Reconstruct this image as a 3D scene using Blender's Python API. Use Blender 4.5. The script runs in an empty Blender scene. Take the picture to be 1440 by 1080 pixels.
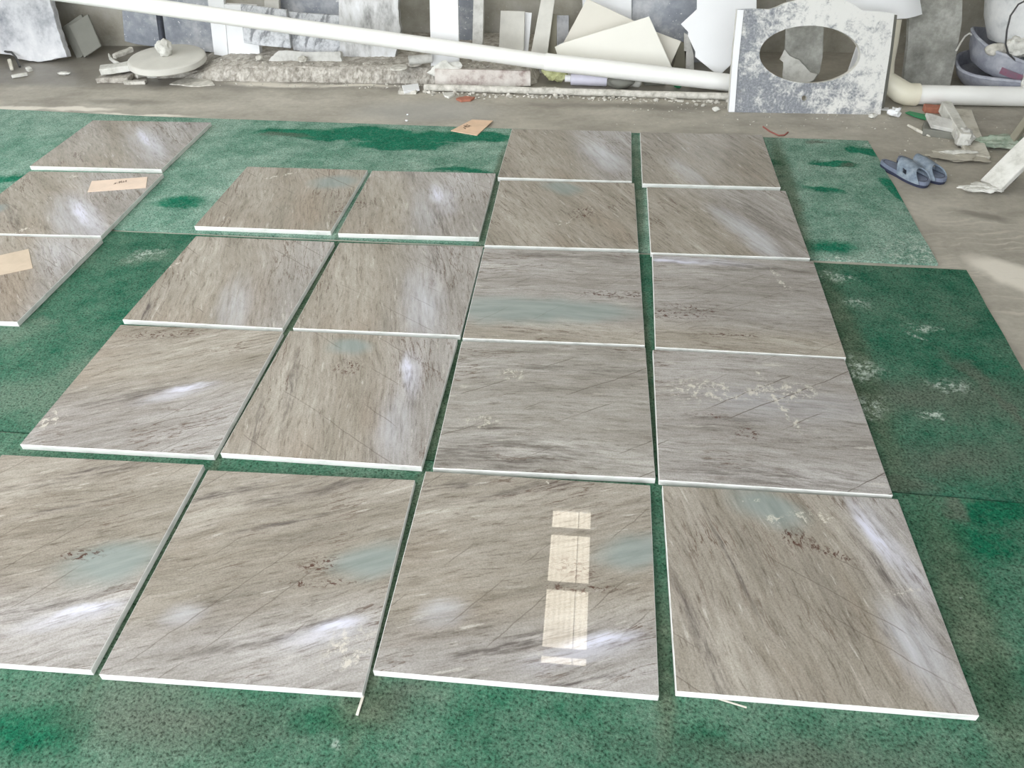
import bpy, bmesh, math, random
from mathutils import Vector, Matrix, noise as mnoise

SC = bpy.context.scene
COL = SC.collection
R = math.radians
random.seed(7)

# ------------------------------------------------------------------ camera
F_PX, PITCH, YAW, ROLL, CAM_H = 1087.994, R(39.5855), 0.12, R(-1.5698), 1.565
CROT = Matrix.Rotation(YAW, 3, 'Z') @ Matrix.Rotation(math.pi/2-PITCH, 3, 'X') @ Matrix.Rotation(ROLL, 3, 'Z')
CPOS = Vector((0, 0, CAM_H))
cd = bpy.data.cameras.new('camera'); cam = bpy.data.objects.new('camera', cd); COL.objects.link(cam)
cd.sensor_fit = 'HORIZONTAL'; cd.sensor_width = 36; cd.lens = F_PX/1440*36; cd.clip_end = 100
cam.matrix_world = Matrix.Translation(CPOS) @ CROT.to_4x4()
SC.camera = cam

def ray(px, py): return (CROT @ Vector(((px-720)/F_PX, (540-py)/F_PX, -1)))
def G(px, py, z=0.0):            # measured pixel -> point on a level plane
    d = ray(px, py); t = (z-CAM_H)/d.z
    return CPOS + d*t
def W(px, py, y):                # measured pixel -> point at a known distance from the camera
    d = ray(px, py); t = y/d.y
    return CPOS + d*t
def PL(px, py, p, n):
    d = ray(px, py); t = (p-CPOS).dot(n)/d.dot(n)
    return CPOS + d*t

# ------------------------------------------------------------------ nodes
class NB:
    def __init__(s, name):
        s.m = bpy.data.materials.new(name); s.m.use_nodes = True
        s.t = s.m.node_tree; s.N = s.t.nodes; s.L = s.t.links; s.N.clear()
        s.out = s.N.new('ShaderNodeOutputMaterial')
        s.bs = s.N.new('ShaderNodeBsdfPrincipled')
        s.L.new(s.bs.outputs[0], s.out.inputs[0])
        s.tc = s.N.new('ShaderNodeTexCoord')
        s.obj = s.tc.outputs['Object']
        g = s.N.new('ShaderNodeNewGeometry'); s.pos = g.outputs['Position']
    def put(s, sock, v):
        if isinstance(v, bpy.types.NodeSocket): s.L.new(v, sock)
        elif v is not None:
            if sock.type == 'RGBA' and len(v) == 3: v = (*v, 1)
            sock.default_value = v
    def math(s, op, a, b=None, c=None, clamp=False):
        n = s.N.new('ShaderNodeMath'); n.operation = op; n.use_clamp = clamp
        s.put(n.inputs[0], a); s.put(n.inputs[1], b)
        if c is not None: s.put(n.inputs[2], c)
        return n.outputs[0]
    def vm(s, op, a, b=None):
        n = s.N.new('ShaderNodeVectorMath'); n.operation = op
        s.put(n.inputs[0], a)
        if b is not None:
            if op == 'SCALE': s.put(n.inputs['Scale'], b)
            else: s.put(n.inputs[1], b)
        return n.outputs['Value'] if op in ('LENGTH', 'DOT_PRODUCT') else n.outputs['Vector']
    def noise(s, v, sc=5, det=4, ro=.55, dist=0, col=False):
        n = s.N.new('ShaderNodeTexNoise'); n.inputs['Scale'].default_value = sc
        n.inputs['Detail'].default_value = det; n.inputs['Roughness'].default_value = ro
        n.inputs['Distortion'].default_value = dist
        s.put(n.inputs['Vector'], v)
        return n.outputs['Color' if col else 'Fac']
    def map(s, v, loc=(0,0,0), rot=0, sc=(1,1,1), kind='POINT'):
        n = s.N.new('ShaderNodeMapping'); n.vector_type = kind
        n.inputs['Location'].default_value = loc; n.inputs['Rotation'].default_value = (0,0,rot)
        n.inputs['Scale'].default_value = sc; s.put(n.inputs['Vector'], v)
        return n.outputs[0]
    def rng(s, v, a, b, c=0., d=1., smooth=True):
        n = s.N.new('ShaderNodeMapRange'); n.interpolation_type = 'SMOOTHSTEP' if smooth else 'LINEAR'
        s.put(n.inputs['Value'], v)
        for k, x in zip(('From Min','From Max','To Min','To Max'), (a,b,c,d)): s.put(n.inputs[k], x)
        return n.outputs['Result']
    def ramp(s, v, stops):
        n = s.N.new('ShaderNodeValToRGB'); e = n.color_ramp.elements
        while len(e) < len(stops): e.new(.5)
        for k, (p, c) in enumerate(stops): e[k].position = p; e[k].color = (*c, 1)
        s.put(n.inputs[0], v); return n.outputs[0]
    def mix(s, f, a, b, mode='MIX'):
        n = s.N.new('ShaderNodeMix'); n.data_type = 'RGBA'; n.blend_type = mode
        s.put(n.inputs[0], f); s.put(n.inputs[6], a); s.put(n.inputs[7], b)
        return n.outputs[2]
    def mul(s, a, b): return s.math('MULTIPLY', a, b)
    def ell(s, v, x, y, rx, ry, rot=0., soft=.5):
        e = s.map(v, (x, y, 0), rot, (rx, ry, 50), 'TEXTURE')
        return s.rng(s.vm('LENGTH', e), 1-soft, 1+soft*.6, 1, 0)
    def union(s, ms):
        r = ms[0]
        for m in ms[1:]: r = s.math('MAXIMUM', r, m)
        return r
    def warp(s, v, sc, amt, det=2):
        n = s.noise(v, sc, det, .6, col=True)
        return s.vm('ADD', v, s.vm('SCALE', s.vm('SUBTRACT', n, (.5,.5,.5)), amt))
    def bump(s, h, st=.3, dist=.01):
        n = s.N.new('ShaderNodeBump'); n.inputs['Strength'].default_value = st; n.inputs['Distance'].default_value = dist
        s.put(n.inputs['Height'], h); s.L.new(n.outputs[0], s.bs.inputs['Normal'])
    def fin(s, col, rough=.6, spec=.5):
        s.put(s.bs.inputs['Base Color'], col); s.put(s.bs.inputs['Roughness'], rough)
        s.put(s.bs.inputs['Specular IOR Level'], spec)
        return s.m

def rgb(r, g, b):
    f = lambda c: (c/255/12.92 if c/255 <= .04045 else ((c/255+.055)/1.055)**2.4)
    return (f(r), f(g), f(b))

# ---------------------------------------------------------------- materials
def mottled(name, base, dark, light=None, sc=6, speck=0., rough=.7, contrast=1., stretch=(1,1,1), dust=0.):
    b = NB(name); v = b.map(b.obj, sc=stretch)
    n1 = b.noise(v, sc, 7, .68)
    w = .22/contrast
    c = b.ramp(n1, [(.5-w, dark), (.5, base), (.5+w, light or base)])
    if speck:
        n2 = b.noise(b.warp(b.obj, 20, .02), 60, 2, .6)
        c = b.mix(b.mul(b.rng(n2, .66, .72), speck), c, rgb(225,225,225))
    if dust:
        n3 = b.noise(b.obj, 3.2, 5, .7)
        c = b.mix(b.mul(b.rng(n3, .42, .66), dust), c, rgb(222,222,222))
    b.bump(n1, .25, .004)
    return b.fin(c, rough, .3)

def plain(name, c, rough=.6, var=.08, sc=8, spec=.4):
    b = NB(name); n = b.noise(b.obj, sc, 5, .6)
    lo = tuple(x*(1-var) for x in c); hi = tuple(min(1,x*(1+var)) for x in c)
    return b.fin(b.ramp(n, [(.3,lo),(.7,hi)]), rough, spec)

def stone(name, seed, shift=(0,0), gray=None, blue=(), spots=(), streak=(), pale=(), dark=(), scuff=(), angle=14, crack=42, tint=None, crk=1., haze=.014):
    """polished veined marble; pattern coordinates are the slab's own x/y in metres"""
    b = NB(name)
    p0 = b.obj
    p = b.vm('ADD', p0, (shift[0], shift[1], seed*.013))
    pw = b.warp(p, 1.6, .10, 2)
    pw2 = b.warp(p0, 9, .035, 3)
    g = b.map(pw, rot=-R(angle))
    s1 = b.noise(b.map(g, sc=(1.6, 7, 5)), 1, 8, .60)
    s2 = b.noise(b.map(g, sc=(5, 40, 12)), 1, 8, .66)
    s3 = b.noise(b.map(g, (3,1,0), sc=(16, 110, 30)), 1, 5, .70)
    s4 = b.noise(b.map(g, (1,4,0), sc=(9, 62, 20)), 1, 6, .62)
    big = b.noise(b.map(g, (5,3,0), sc=(1.3, 3.2, 2)), 1, 4, .55)
    base = b.ramp(s1, [(.28, rgb(136,129,119)), (.43, rgb(149,142,131)), (.55, rgb(158,151,141)), (.72, rgb(172,166,156))])
    c = b.mix(b.rng(big, .44, .66), base, b.mix(.5, base, rgb(152,137,122)))
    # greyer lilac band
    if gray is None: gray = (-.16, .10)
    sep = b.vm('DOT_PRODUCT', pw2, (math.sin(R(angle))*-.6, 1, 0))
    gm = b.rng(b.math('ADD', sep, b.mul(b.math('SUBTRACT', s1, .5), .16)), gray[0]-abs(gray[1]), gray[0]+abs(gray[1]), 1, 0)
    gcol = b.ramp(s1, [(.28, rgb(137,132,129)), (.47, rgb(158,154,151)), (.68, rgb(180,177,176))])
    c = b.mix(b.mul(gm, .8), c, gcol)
    c = b.mix(1., c, b.ramp(s2, [(.30,(.72,.70,.68)), (.46,(.97,.97,.96)), (.56,(1.02,1.02,1.02)), (.70,(1.13,1.13,1.14))]), 'MULTIPLY')
    c = b.mix(1., c, b.ramp(s3, [(.32,(.58,.55,.53)), (.44,(.95,.95,.94)), (.56,(1.03,1.03,1.03)), (.70,(1.22,1.22,1.22))]), 'MULTIPLY')
    c = b.mix(b.mul(b.rng(s4, .60, .72), .55), c, rgb(206,201,192))
    c = b.mix(b.mul(b.rng(s4, .37, .29), .4), c, rgb(112,100,90))
    c = b.mix(1., c, b.ramp(b.noise(p0, 240, 2, .7), [(.36,(.86,.86,.85)), (.5,(1,1,1)), (.66,(1.10,1.10,1.10))]), 'MULTIPLY')
    # dark-brown hair veins running with the grain
    hv = b.noise(b.map(g, (7,2,0), sc=(2.2, 20, 5)), 1, 6, .6)
    hm = b.rng(b.math('ABSOLUTE', b.math('SUBTRACT', hv, .5)), 0, .014, 1, 0)
    hz = b.rng(b.noise(p, 3.1, 3, .5), .47, .62)
    c = b.mix(b.mul(b.mul(hm, hz), .8), c, rgb(92,72,60))
    for (x, y, rx, ry, a, k) in dark:
        m = b.mul(b.ell(pw2, x, y, rx, ry, R(a), .8), b.mul(b.rng(s2, .46, .60, 1, .0), b.rng(s3, .40, .60, 1, .35)))
        c = b.mix(b.mul(m, k), c, rgb(92,85,82))
    for (x, y, rx, ry, a) in blue:
        m = b.ell(b.warp(p0, 5, .09), x, y, rx, ry, R(a), .6)
        c = b.mix(b.mul(m, .88), c, b.mix(b.rng(s2,.3,.7), rgb(132,142,138), rgb(148,157,153)))
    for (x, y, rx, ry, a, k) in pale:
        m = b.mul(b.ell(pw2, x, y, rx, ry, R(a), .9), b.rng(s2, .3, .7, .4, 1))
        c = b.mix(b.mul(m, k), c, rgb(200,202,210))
    # rust-brown spots
    for (x, y, rx, ry, a) in spots:
        sn = b.noise(b.map(b.warp(p0, 30, .03), sc=(1, 1.8, 1)), 55, 4, .7)
        m = b.mul(b.ell(pw2, x, y, rx, ry, R(a), .6), b.rng(sn, .51, .60))
        c = b.mix(b.mul(m, .9), c, rgb(78,50,40))
    # fine straight cracks crossing the grain
    d = b.vm('DOT_PRODUCT', b.warp(p, 4, .035, 4), (-math.sin(R(crack)), math.cos(R(crack)), 0))
    vo = b.N.new('ShaderNodeTexVoronoi'); vo.voronoi_dimensions = '1D'; vo.feature = 'DISTANCE_TO_EDGE'
    vo.inputs['Scale'].default_value = 9; b.put(vo.inputs['W'], b.math('ADD', d, seed*.37))
    cm = b.rng(vo.outputs['Distance'], .004, .020, 1, 0)
    cz = b.rng(b.noise(b.map(p, (9,4,0)), 5, 2, .5), .46, .58)
    c = b.mix(b.mul(b.mul(cm, cz), .5*crk), c, rgb(94,84,76))
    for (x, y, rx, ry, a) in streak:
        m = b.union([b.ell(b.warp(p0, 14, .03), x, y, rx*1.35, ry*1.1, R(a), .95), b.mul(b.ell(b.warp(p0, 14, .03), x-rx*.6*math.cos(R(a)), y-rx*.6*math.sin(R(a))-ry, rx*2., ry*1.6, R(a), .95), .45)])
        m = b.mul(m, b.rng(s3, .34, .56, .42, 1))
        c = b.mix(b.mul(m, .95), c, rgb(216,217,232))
    # dried slurry scuffs
    sc_ = b.noise(b.map(b.warp(p0, 25, .04), (seed,0,0), sc=(1,1,1)), 48, 5, .75)
    sz = b.rng(b.noise(p, 4, 2, .5), .55, .7)
    dustm = b.mul(b.rng(sc_, .63, .70), sz)
    for (x, y, rx, ry, a) in scuff:
        e = b.mul(b.ell(b.warp(p0, 22, .04), x, y, rx, ry, R(a), .5), b.rng(sc_, .50, .60))
        dustm = b.math('MAXIMUM', dustm, e)
    c = b.mix(b.mul(dustm, .6), c, rgb(212,206,192))
    if tint: c = b.mix(1., c, tint, 'MULTIPLY')
    rough = b.rng(dustm, 0, 1, haze, .5)
    return b.fin(c, rough, .5)

def sawn_edge():
    b = NB('sawn stone edge'); n = b.noise(b.map(b.obj, sc=(1,1,3)), 14, 5, .65)
    c = b.ramp(n, [(.28, rgb(190,190,185)), (.5, rgb(222,222,218)), (.8, rgb(232,232,229))])
    return b.fin(c, .8, .2)

def carpet_mat(name, lo, hi, amount, cleans=(), dusts=(), greys=(), scuffs=(), olive=()):
    """worn green turf: lo = the green itself, hi = the dust in it"""
    b = NB(name); p = b.pos
    pw = b.warp(b.warp(p, 3.5, .22, 4), 22, .035, 2)
    n1 = b.noise(pw, 2.6, 5, .62)
    n2 = b.noise(b.map(p, (3,7,0)), 9, 5, .7)
    fib = b.noise(p, 150, 3, .7); fib2 = b.noise(b.map(p, sc=(1,1,1), loc=(2,2,0)), 60, 4, .75)
    deep = tuple(x*.72 for x in lo)
    green = b.mix(b.rng(n2, .3, .7), deep, lo)
    m = b.rng(b.math('ADD', b.mul(n1, .55), b.mul(n2, .45)), .36, .66)
    m = b.math('ADD', amount-.28, b.mul(m, .56))
    if dusts: m = b.math('MAXIMUM', m, b.mul(b.union([b.ell(pw, *e) for e in dusts]), .95))
    if cleans: m = b.mul(m, b.rng(b.union([b.ell(pw, *e) for e in cleans]), 0, 1, 1, .02))
    m = b.math('ADD', m, b.mul(b.math('SUBTRACT', fib2, .5), .9), clamp=True)
    c = b.mix(m, green, hi)
    if greys: c = b.mix(b.mul(b.union([b.ell(pw, *e) for e in greys]), .62), c, rgb(98,100,90))
    if olive: c = b.mix(b.mul(b.union([b.ell(b.warp(p, 9, .03), *e) for e in olive]), .75), c, b.mix(b.rng(n2,.35,.65), rgb(66,84,66), rgb(98,108,90)))  # olive bands: shade between and beside slabs, painted into the dusty turf
    if scuffs:
        e = b.mul(b.union([b.ell(pw, *e) for e in scuffs]), b.rng(fib2, .44, .62))
        c = b.mix(b.mul(e, .8), c, rgb(186,198,188))
    c = b.mix(1., c, b.ramp(fib, [(.33,(.30,.32,.30)), (.47,(.95,.95,.95)), (.55,(1.08,1.08,1.08)), (.7,(1.6,1.58,1.55))]), 'MULTIPLY')
    b.bump(b.math('ADD', b.mul(fib, .7), b.mul(fib2, .5)), .8, .005)
    return b.fin(c, .95, .08)

def floor_mat():
    b = NB('damp concrete'); p = b.pos
    pw = b.warp(p, 3, .18, 4)
    n1 = b.noise(b.map(pw, sc=(1,1.7,1)), 2.4, 6, .65); n2 = b.noise(p, 34, 4, .7)
    c = b.ramp(n1, [(.3, rgb(150,145,135)), (.5, rgb(171,166,155)), (.7, rgb(189,184,173))])
    c = b.mix(1., c, b.ramp(n2, [(.3,(.88,.88,.88)), (.7,(1.08,1.08,1.07))]), 'MULTIPLY')
    sep = b.N.new('ShaderNodeSeparateXYZ'); b.put(sep.inputs[0], pw)
    wet = b.rng(b.math('ADD', sep.outputs[1], b.mul(b.rng(sep.outputs[0], -2.6, -1.2), -.02)), 4.47, 4.58)
    wet = b.mul(wet, b.rng(sep.outputs[0], .6, 1.3, 1, .25))
    c = b.mix(b.mul(wet, .55), c, rgb(98,94,88))
    whites = b.union([b.ell(pw, *e) for e in [
        (1.60,2.62,.26,.085,R(-50),.4),(1.76,2.38,.24,.13,R(-52),.4),(1.95,2.2,.34,.18,R(-55),.4),(1.70,2.13,.10,.035,R(-70),.6),  # white floor patches beyond the carpet's right end
        (-3.35,4.155,.22,.03,0,.5),(-3.0,4.15,.22,.035,0,.5),(-2.55,4.085,.32,.022,R(-3),.5),  # dried slurry along the carpet's far left edge
        (-1.95,4.62,.3,.05,0,.6),(-1.45,4.6,.28,.03,0,.6)]])  # dried white puddles before the footing
    c = b.mix(b.mul(whites, .92), c, rgb(226,220,208))
    strk = b.noise(b.map(pw, rot=R(55), sc=(1.2,14,1)), 3, 4, .6)
    zone = b.ell(pw, 1.62, 2.55, .3, .75, R(12), .6)
    c = b.mix(b.mul(b.mul(zone, b.rng(strk, .5, .68)), .6), c, rgb(208,201,188))
    pale = b.mul(b.ell(pw, -.95, 4.2, .42, .17, 0, .6), .5)  # pale grey patch: sheen of the wet concrete, put into its colour
    c = b.mix(pale, c, rgb(160,160,158))
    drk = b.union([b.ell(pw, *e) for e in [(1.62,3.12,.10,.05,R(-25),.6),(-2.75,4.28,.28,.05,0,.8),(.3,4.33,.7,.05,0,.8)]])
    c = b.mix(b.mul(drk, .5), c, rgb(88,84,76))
    b.bump(n2, .25, .004)
    rough = b.rng(wet, 0, 1, .62, .38)
    return b.fin(c, rough, .35)

def veined(name):
    b = NB(name); p = b.warp(b.obj, 5, .10, 4)
    u = b.vm('DOT_PRODUCT', p, (11, 0, -6.5)); v = b.vm('DOT_PRODUCT', p, (1.2, 0, 2.0))
    cx = b.N.new('ShaderNodeCombineXYZ'); b.put(cx.inputs[0], u); b.put(cx.inputs[1], v)
    n = b.noise(cx.outputs[0], 1.6, 5, .6); f = b.noise(b.obj, 26, 7, .75)
    c = b.ramp(f, [(.32, rgb(150,153,158)), (.5, rgb(200,202,205)), (.72, rgb(224,225,227))])
    c = b.mix(b.mul(b.rng(n, .52, .62), .85), c, rgb(112,114,118))
    return b.fin(c, .6, .4)

def vanity_mat():
    b = NB('worn stone worktop'); p = b.obj
    f = b.noise(b.warp(p, 8, .05), 11, 8, .74); f2 = b.noise(b.map(p, (4,1,2)), 3.0, 4, .6); f3 = b.noise(p, 90, 3, .7)
    c = b.ramp(f3, [(.3, rgb(112,116,122)), (.6, rgb(146,149,154)), (.8, rgb(180,182,186))])
    sx = b.N.new('ShaderNodeSeparateXYZ'); b.put(sx.inputs[0], p)
    k = b.math('ADD', b.mul(sx.outputs[0], .28), b.mul(sx.outputs[2], .34))
    m = b.math('ADD', b.math('ADD', b.mul(f, 1.15), b.mul(f2, .45)), k)
    c = b.mix(b.mul(b.rng(b.math('ADD', m, b.mul(b.math('SUBTRACT', f3, .5), .25)), .76, 1.02), .93), c, rgb(224,223,218))
    c = b.mix(b.mul(b.rng(b.noise(b.warp(p, 14, .04), 16, 6, .75), .60, .68), .6), c, rgb(128,128,128))
    return b.fin(c, .7, .3)

def card_mat(name, c):
    b = NB(name); n = b.noise(b.warp(b.obj, 10, .05), 12, 4, .6)
    return b.fin(b.ramp(n, [(.3, tuple(x*.86 for x in c)), (.6, c)]), .85, .2)

def emit(name, c, s):
    b = NB(name)
    w = b.N.new('ShaderNodeTexWave'); w.inputs['Scale'].default_value = 6.8; w.bands_direction = 'X'; w.inputs['Distortion'].default_value = .4
    w.inputs['Detail'].default_value = 1
    b.put(w.inputs['Vector'], b.obj)
    n = b.noise(b.obj, 8, 4, .6)
    col = b.mix(b.mul(w.outputs['Fac'], .55), c, tuple(x*.62 for x in c))
    col = b.mix(b.mul(b.rng(n, .5, .75), .25), col, tuple(x*.7 for x in c))
    e = b.N.new('ShaderNodeEmission'); b.put(e.inputs[0], col); e.inputs[1].default_value = s
    b.L.new(e.outputs[0], b.out.inputs[0]); return b.m

M = {}
M['edge'] = sawn_edge()
M['wall'] = mottled('grey render', rgb(170,166,154), rgb(136,132,118), rgb(190,188,182), sc=3.2, speck=.3, rough=.9)
M['wallside'] = plain('cement wall', rgb(118,115,108), .9)
M['roof'] = plain('painted roof sheet', rgb(188,188,186), .6, .06)
M['steel'] = plain('roof purlin steel', rgb(140,136,128), .5)
M['ledge'] = mottled('rough concrete footing', rgb(172,167,158), rgb(132,127,118), rgb(204,200,192), sc=26, rough=.95, contrast=1.3)
M['dustslab'] = mottled('dust covered slab', rgb(206,207,210), rgb(136,139,146), rgb(230,230,231), sc=5, rough=.9, contrast=1.1)
M['bluegrey'] = mottled('blue grey slate', rgb(142,147,155), rgb(112,117,126), rgb(170,174,181), sc=4, speck=.9, rough=.75, dust=.55)
M['greytile'] = plain('grey tile', rgb(124,124,116), .8)
M['whitepvc'] = plain('white plastic pipe', rgb(240,240,236), .35, .03, 5)
M['creampvc'] = plain('cream plastic pipe', rgb(226,221,202), .4, .05)
M['whiteboard'] = plain('white board', rgb(234,235,236), .6, .02, 4)
M['dustwhite'] = mottled('dusty white', rgb(212,211,204), rgb(168,166,158), rgb(228,227,222), sc=12, rough=.95)
M['disc'] = plain('dusty disc', rgb(206,204,196), .9, .07, 7)
M['plaster'] = mottled('plaster lump', rgb(198,195,186), rgb(146,142,132), rgb(224,221,213), sc=24, rough=.95)
M['paleslab'] = mottled('pale mottled slab', rgb(200,200,199), rgb(140,140,138), rgb(220,221,223), sc=8, rough=.85, stretch=(1.4,1,.6), contrast=1.3)
M['lightstone'] = mottled('light sawn stone', rgb(198,197,192), rgb(156,154,148), rgb(214,213,208), sc=12, rough=.85)
M['cream'] = plain('cream tile', rgb(232,230,220), .5, .02, 3)
M['cream2'] = plain('ivory tile', rgb(220,216,204), .55, .03, 3)
M['stick'] = mottled('dusty timber', rgb(206,202,190), rgb(150,144,130), rgb(224,221,212), sc=10, rough=.9, stretch=(1,1,1))
M['beigeboard'] = plain('pale board', rgb(204,202,194), .8, .1, 10)
M['olive'] = plain('olive board', rgb(142,138,122), .8, .1, 8)
M['greyslab'] = mottled('grey scratched slab', rgb(152,152,145), rgb(116,116,110), rgb(190,190,184), sc=7, rough=.85, stretch=(1,1,1), contrast=1.2)
M['brownmott'] = mottled('blotched stone strip', rgb(202,194,187), rgb(150,130,124), rgb(218,213,206), sc=11, rough=.85, contrast=1.5)
M['veined'] = veined('white marble with grey veins')
M['vanity'] = vanity_mat()
M['floor'] = floor_mat()
M['sandal_sole'] = plain('navy foam', rgb(48,53,73), .7, .15, 30)
M['sandal_mid'] = plain('worn blue grey foam', rgb(112,120,138), .7, .15, 30)
M['sandal_strap'] = mottled('dusty blue grey strap', rgb(122,134,146), rgb(86,97,114), rgb(154,164,172), sc=30, rough=.7)
M['card'] = card_mat('pink brown cardboard', rgb(226,196,168))
M['card2'] = card_mat('pale pink card', rgb(224,204,186))
M['card3'] = card_mat('beige card', rgb(196,180,160))
M['ink'] = plain('pencil mark', rgb(92,72,60), .8)
M['tread'] = plain('dark steel pole', rgb(52,56,66), .6, .3, 40)
M['bowl'] = mottled('dusty rubber', rgb(158,161,172), rgb(118,121,132), rgb(190,192,198), sc=8, rough=.85)
M['bowl2'] = mottled('pale dusty rubber', rgb(212,213,212), rgb(164,168,170), rgb(228,228,226), sc=8, rough=.9)
M['pink'] = mottled('faded pink paint', rgb(178,138,156), rgb(158,150,164), rgb(186,118,140), sc=30)
M['wire'] = plain('dark wire', rgb(74,74,74), .5)
M['glove'] = mottled('pale yellow green cloth', rgb(200,202,152), rgb(150,152,104), rgb(222,224,184), sc=20, rough=.95)
M['lilac'] = plain('lilac white plastic', rgb(214,212,226), .5, .08, 14)
M['brick'] = plain('red brick', rgb(170,112,92), .9, .15, 30)
M['greenplastic'] = plain('green strap', rgb(44,142,92), .5, .1)
M['greencloth'] = mottled('dusty green cloth', rgb(164,176,160), rgb(110,132,112), rgb(190,198,184), sc=14, rough=.95)
M['bag'] = plain('dusty plastic film', rgb(176,171,158), .35, .15, 12)
M['redline'] = plain('dull red plastic', rgb(150,92,84), .7, .1)

# -------------------------------------------------------------------- mesh
def link(name, bm, mats, parent=None, smooth=False, loc=None):
    me = bpy.data.meshes.new(name); bm.normal_update(); bm.to_mesh(me); bm.free()
    for m in (mats if isinstance(mats, (list, tuple)) else [mats]): me.materials.append(m)
    if smooth:
        for p in me.polygons: p.use_smooth = True
        me.set_sharp_from_angle(angle=R(42))
    o = bpy.data.objects.new(name, me); COL.objects.link(o)
    if loc is not None: o.location = loc
    if parent: o.parent = parent
    return o
def tag(o, label, cat, group=None, kind=None):
    o['label'] = label; o['category'] = cat
    if group: o['group'] = group
    if kind: o['kind'] = kind
    return o
def struct(o): o['kind'] = 'structure'; return o
def empty(name, loc, label, cat, group=None):
    o = bpy.data.objects.new(name, None); COL.objects.link(o); o.location = loc; o.empty_display_size = .05
    return tag(o, label, cat, group)
def recenter(o):
    """move the mesh so that the object's origin sits at its base centre"""
    vs = o.data.vertices
    mn = Vector((min(v.co.x for v in vs), min(v.co.y for v in vs), min(v.co.z for v in vs)))
    mx = Vector((max(v.co.x for v in vs), max(v.co.y for v in vs), max(v.co.z for v in vs)))
    c = Vector(((mn.x+mx.x)/2, (mn.y+mx.y)/2, mn.z))
    o.data.transform(Matrix.Translation(-c)); o.location = o.location + c
    return o
def bevel(bm, w, seg=1):
    if w: bmesh.ops.bevel(bm, geom=[e for e in bm.edges if e.calc_face_angle(0) > .5], offset=w, segments=seg, affect='EDGES', profile=.5)
def box_bm(sx, sy, sz, bev=.0, mat=None, bm=None):
    bm = bm or bmesh.new()
    r = bmesh.ops.create_cube(bm, size=1)
    bmesh.ops.scale(bm, vec=(sx, sy, sz), verts=r['verts'])
    bevel(bm, bev)
    if mat: bmesh.ops.transform(bm, matrix=mat, verts=bm.verts)
    return bm
def beam_bm(a, b, w, h, bev=.003, up=Vector((0,0,1)), rough=0.):
    """bar of section w x h from a to b"""
    d = (b-a); L = d.length; x = d.normalized(); y = up.cross(x)
    if y.length < 1e-4: y = Vector((1,0,0)).cross(x)
    y.normalize(); z = x.cross(y)
    bm = box_bm(L, w, h, bev)
    if rough:
        bmesh.ops.subdivide_edges(bm, edges=[e for e in bm.edges if e.calc_length() > L*.5], cuts=7, use_grid_fill=True)
        for v in bm.verts: v.co += mnoise.noise_vector(v.co*18+a*9)*rough
    m = Matrix((x, y, z)).transposed().to_4x4(); m.translation = (a+b)/2
    bmesh.ops.transform(bm, matrix=m, verts=bm.verts)
    return bm
def tube_bm(pts, rad, n=16, caps=True, bm=None):
    bm = bm or bmesh.new(); rings = []
    pts = [Vector(p) for p in pts]
    if not isinstance(rad, (list, tuple)): rad = [rad]*len(pts)
    prev = None
    for i, p in enumerate(pts):
        t = (pts[min(i+1, len(pts)-1)]-pts[max(i-1, 0)]).normalized()
        u = prev if prev else (Vector((0,0,1)) if abs(t.z) < .9 else Vector((1,0,0)))
        u = (u - t*u.dot(t)).normalized(); prev = u; w = t.cross(u)
        rings.append([bm.verts.new(p+(u*math.cos(2*math.pi*k/n)+w*math.sin(2*math.pi*k/n))*rad[i]) for k in range(n)])
    for a, b in zip(rings, rings[1:]):
        for k in range(n): bm.faces.new((a[k], a[(k+1)%n], b[(k+1)%n], b[k]))
    if caps:
        bm.faces.new(rings[0][::-1]); bm.faces.new(rings[-1])
    bmesh.ops.recalc_face_normals(bm, faces=bm.faces)
    return bm
def lathe_bm(prof, n=40, closed=False):
    bm = bmesh.new(); rings = []
    for r, z in prof:
        rings.append([bm.verts.new((r*math.cos(2*math.pi*k/n), r*math.sin(2*math.pi*k/n), z)) for k in range(n)] if r > 1e-5 else [bm.verts.new((0,0,z))])
    seq = list(zip(rings, rings[1:])) + ([(rings[-1], rings[0])] if closed else [])
    for a, b in seq:
        for k in range(n):
            k2 = (k+1) % n
            if len(a) == 1 and len(b) == 1: continue
            if len(a) == 1: bm.faces.new((a[0], b[k], b[k2]))
            elif len(b) == 1: bm.faces.new((a[k], b[0], a[k2]))
            else: bm.faces.new((a[k], b[k], b[k2], a[k2]))
    bmesh.ops.recalc_face_normals(bm, faces=bm.faces)
    return bm
def prism_bm(front, off, bev=.0):
    """polygon (world points) given its real thickness along off"""
    bm = bmesh.new()
    a = [bm.verts.new(p) for p in front]; b = [bm.verts.new(p+off) for p in front]
    n = len(a)
    bm.faces.new(a); bm.faces.new(b[::-1])
    for k in range(n): bm.faces.new((a[k], b[k], b[(k+1)%n], a[(k+1)%n]))
    bmesh.ops.recalc_face_normals(bm, faces=bm.faces)
    bevel(bm, bev)
    return bm
def rag(pts, amt=.35, n=3, seed=0):
    """break the straight sides of a broken edge"""
    rnd = random.Random(seed); out = []
    for k, p in enumerate(pts):
        q = pts[(k+1) % len(pts)]; out.append(p)
        for j in range(1, n):
            t = j/n; L = math.hypot(q[0]-p[0], q[1]-p[1])
            if L < 12: continue
            out.append((p[0]+(q[0]-p[0])*t + rnd.uniform(-1,1)*amt*3, p[1]+(q[1]-p[1])*t + rnd.uniform(-1,1)*amt*3))
    return out
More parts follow.
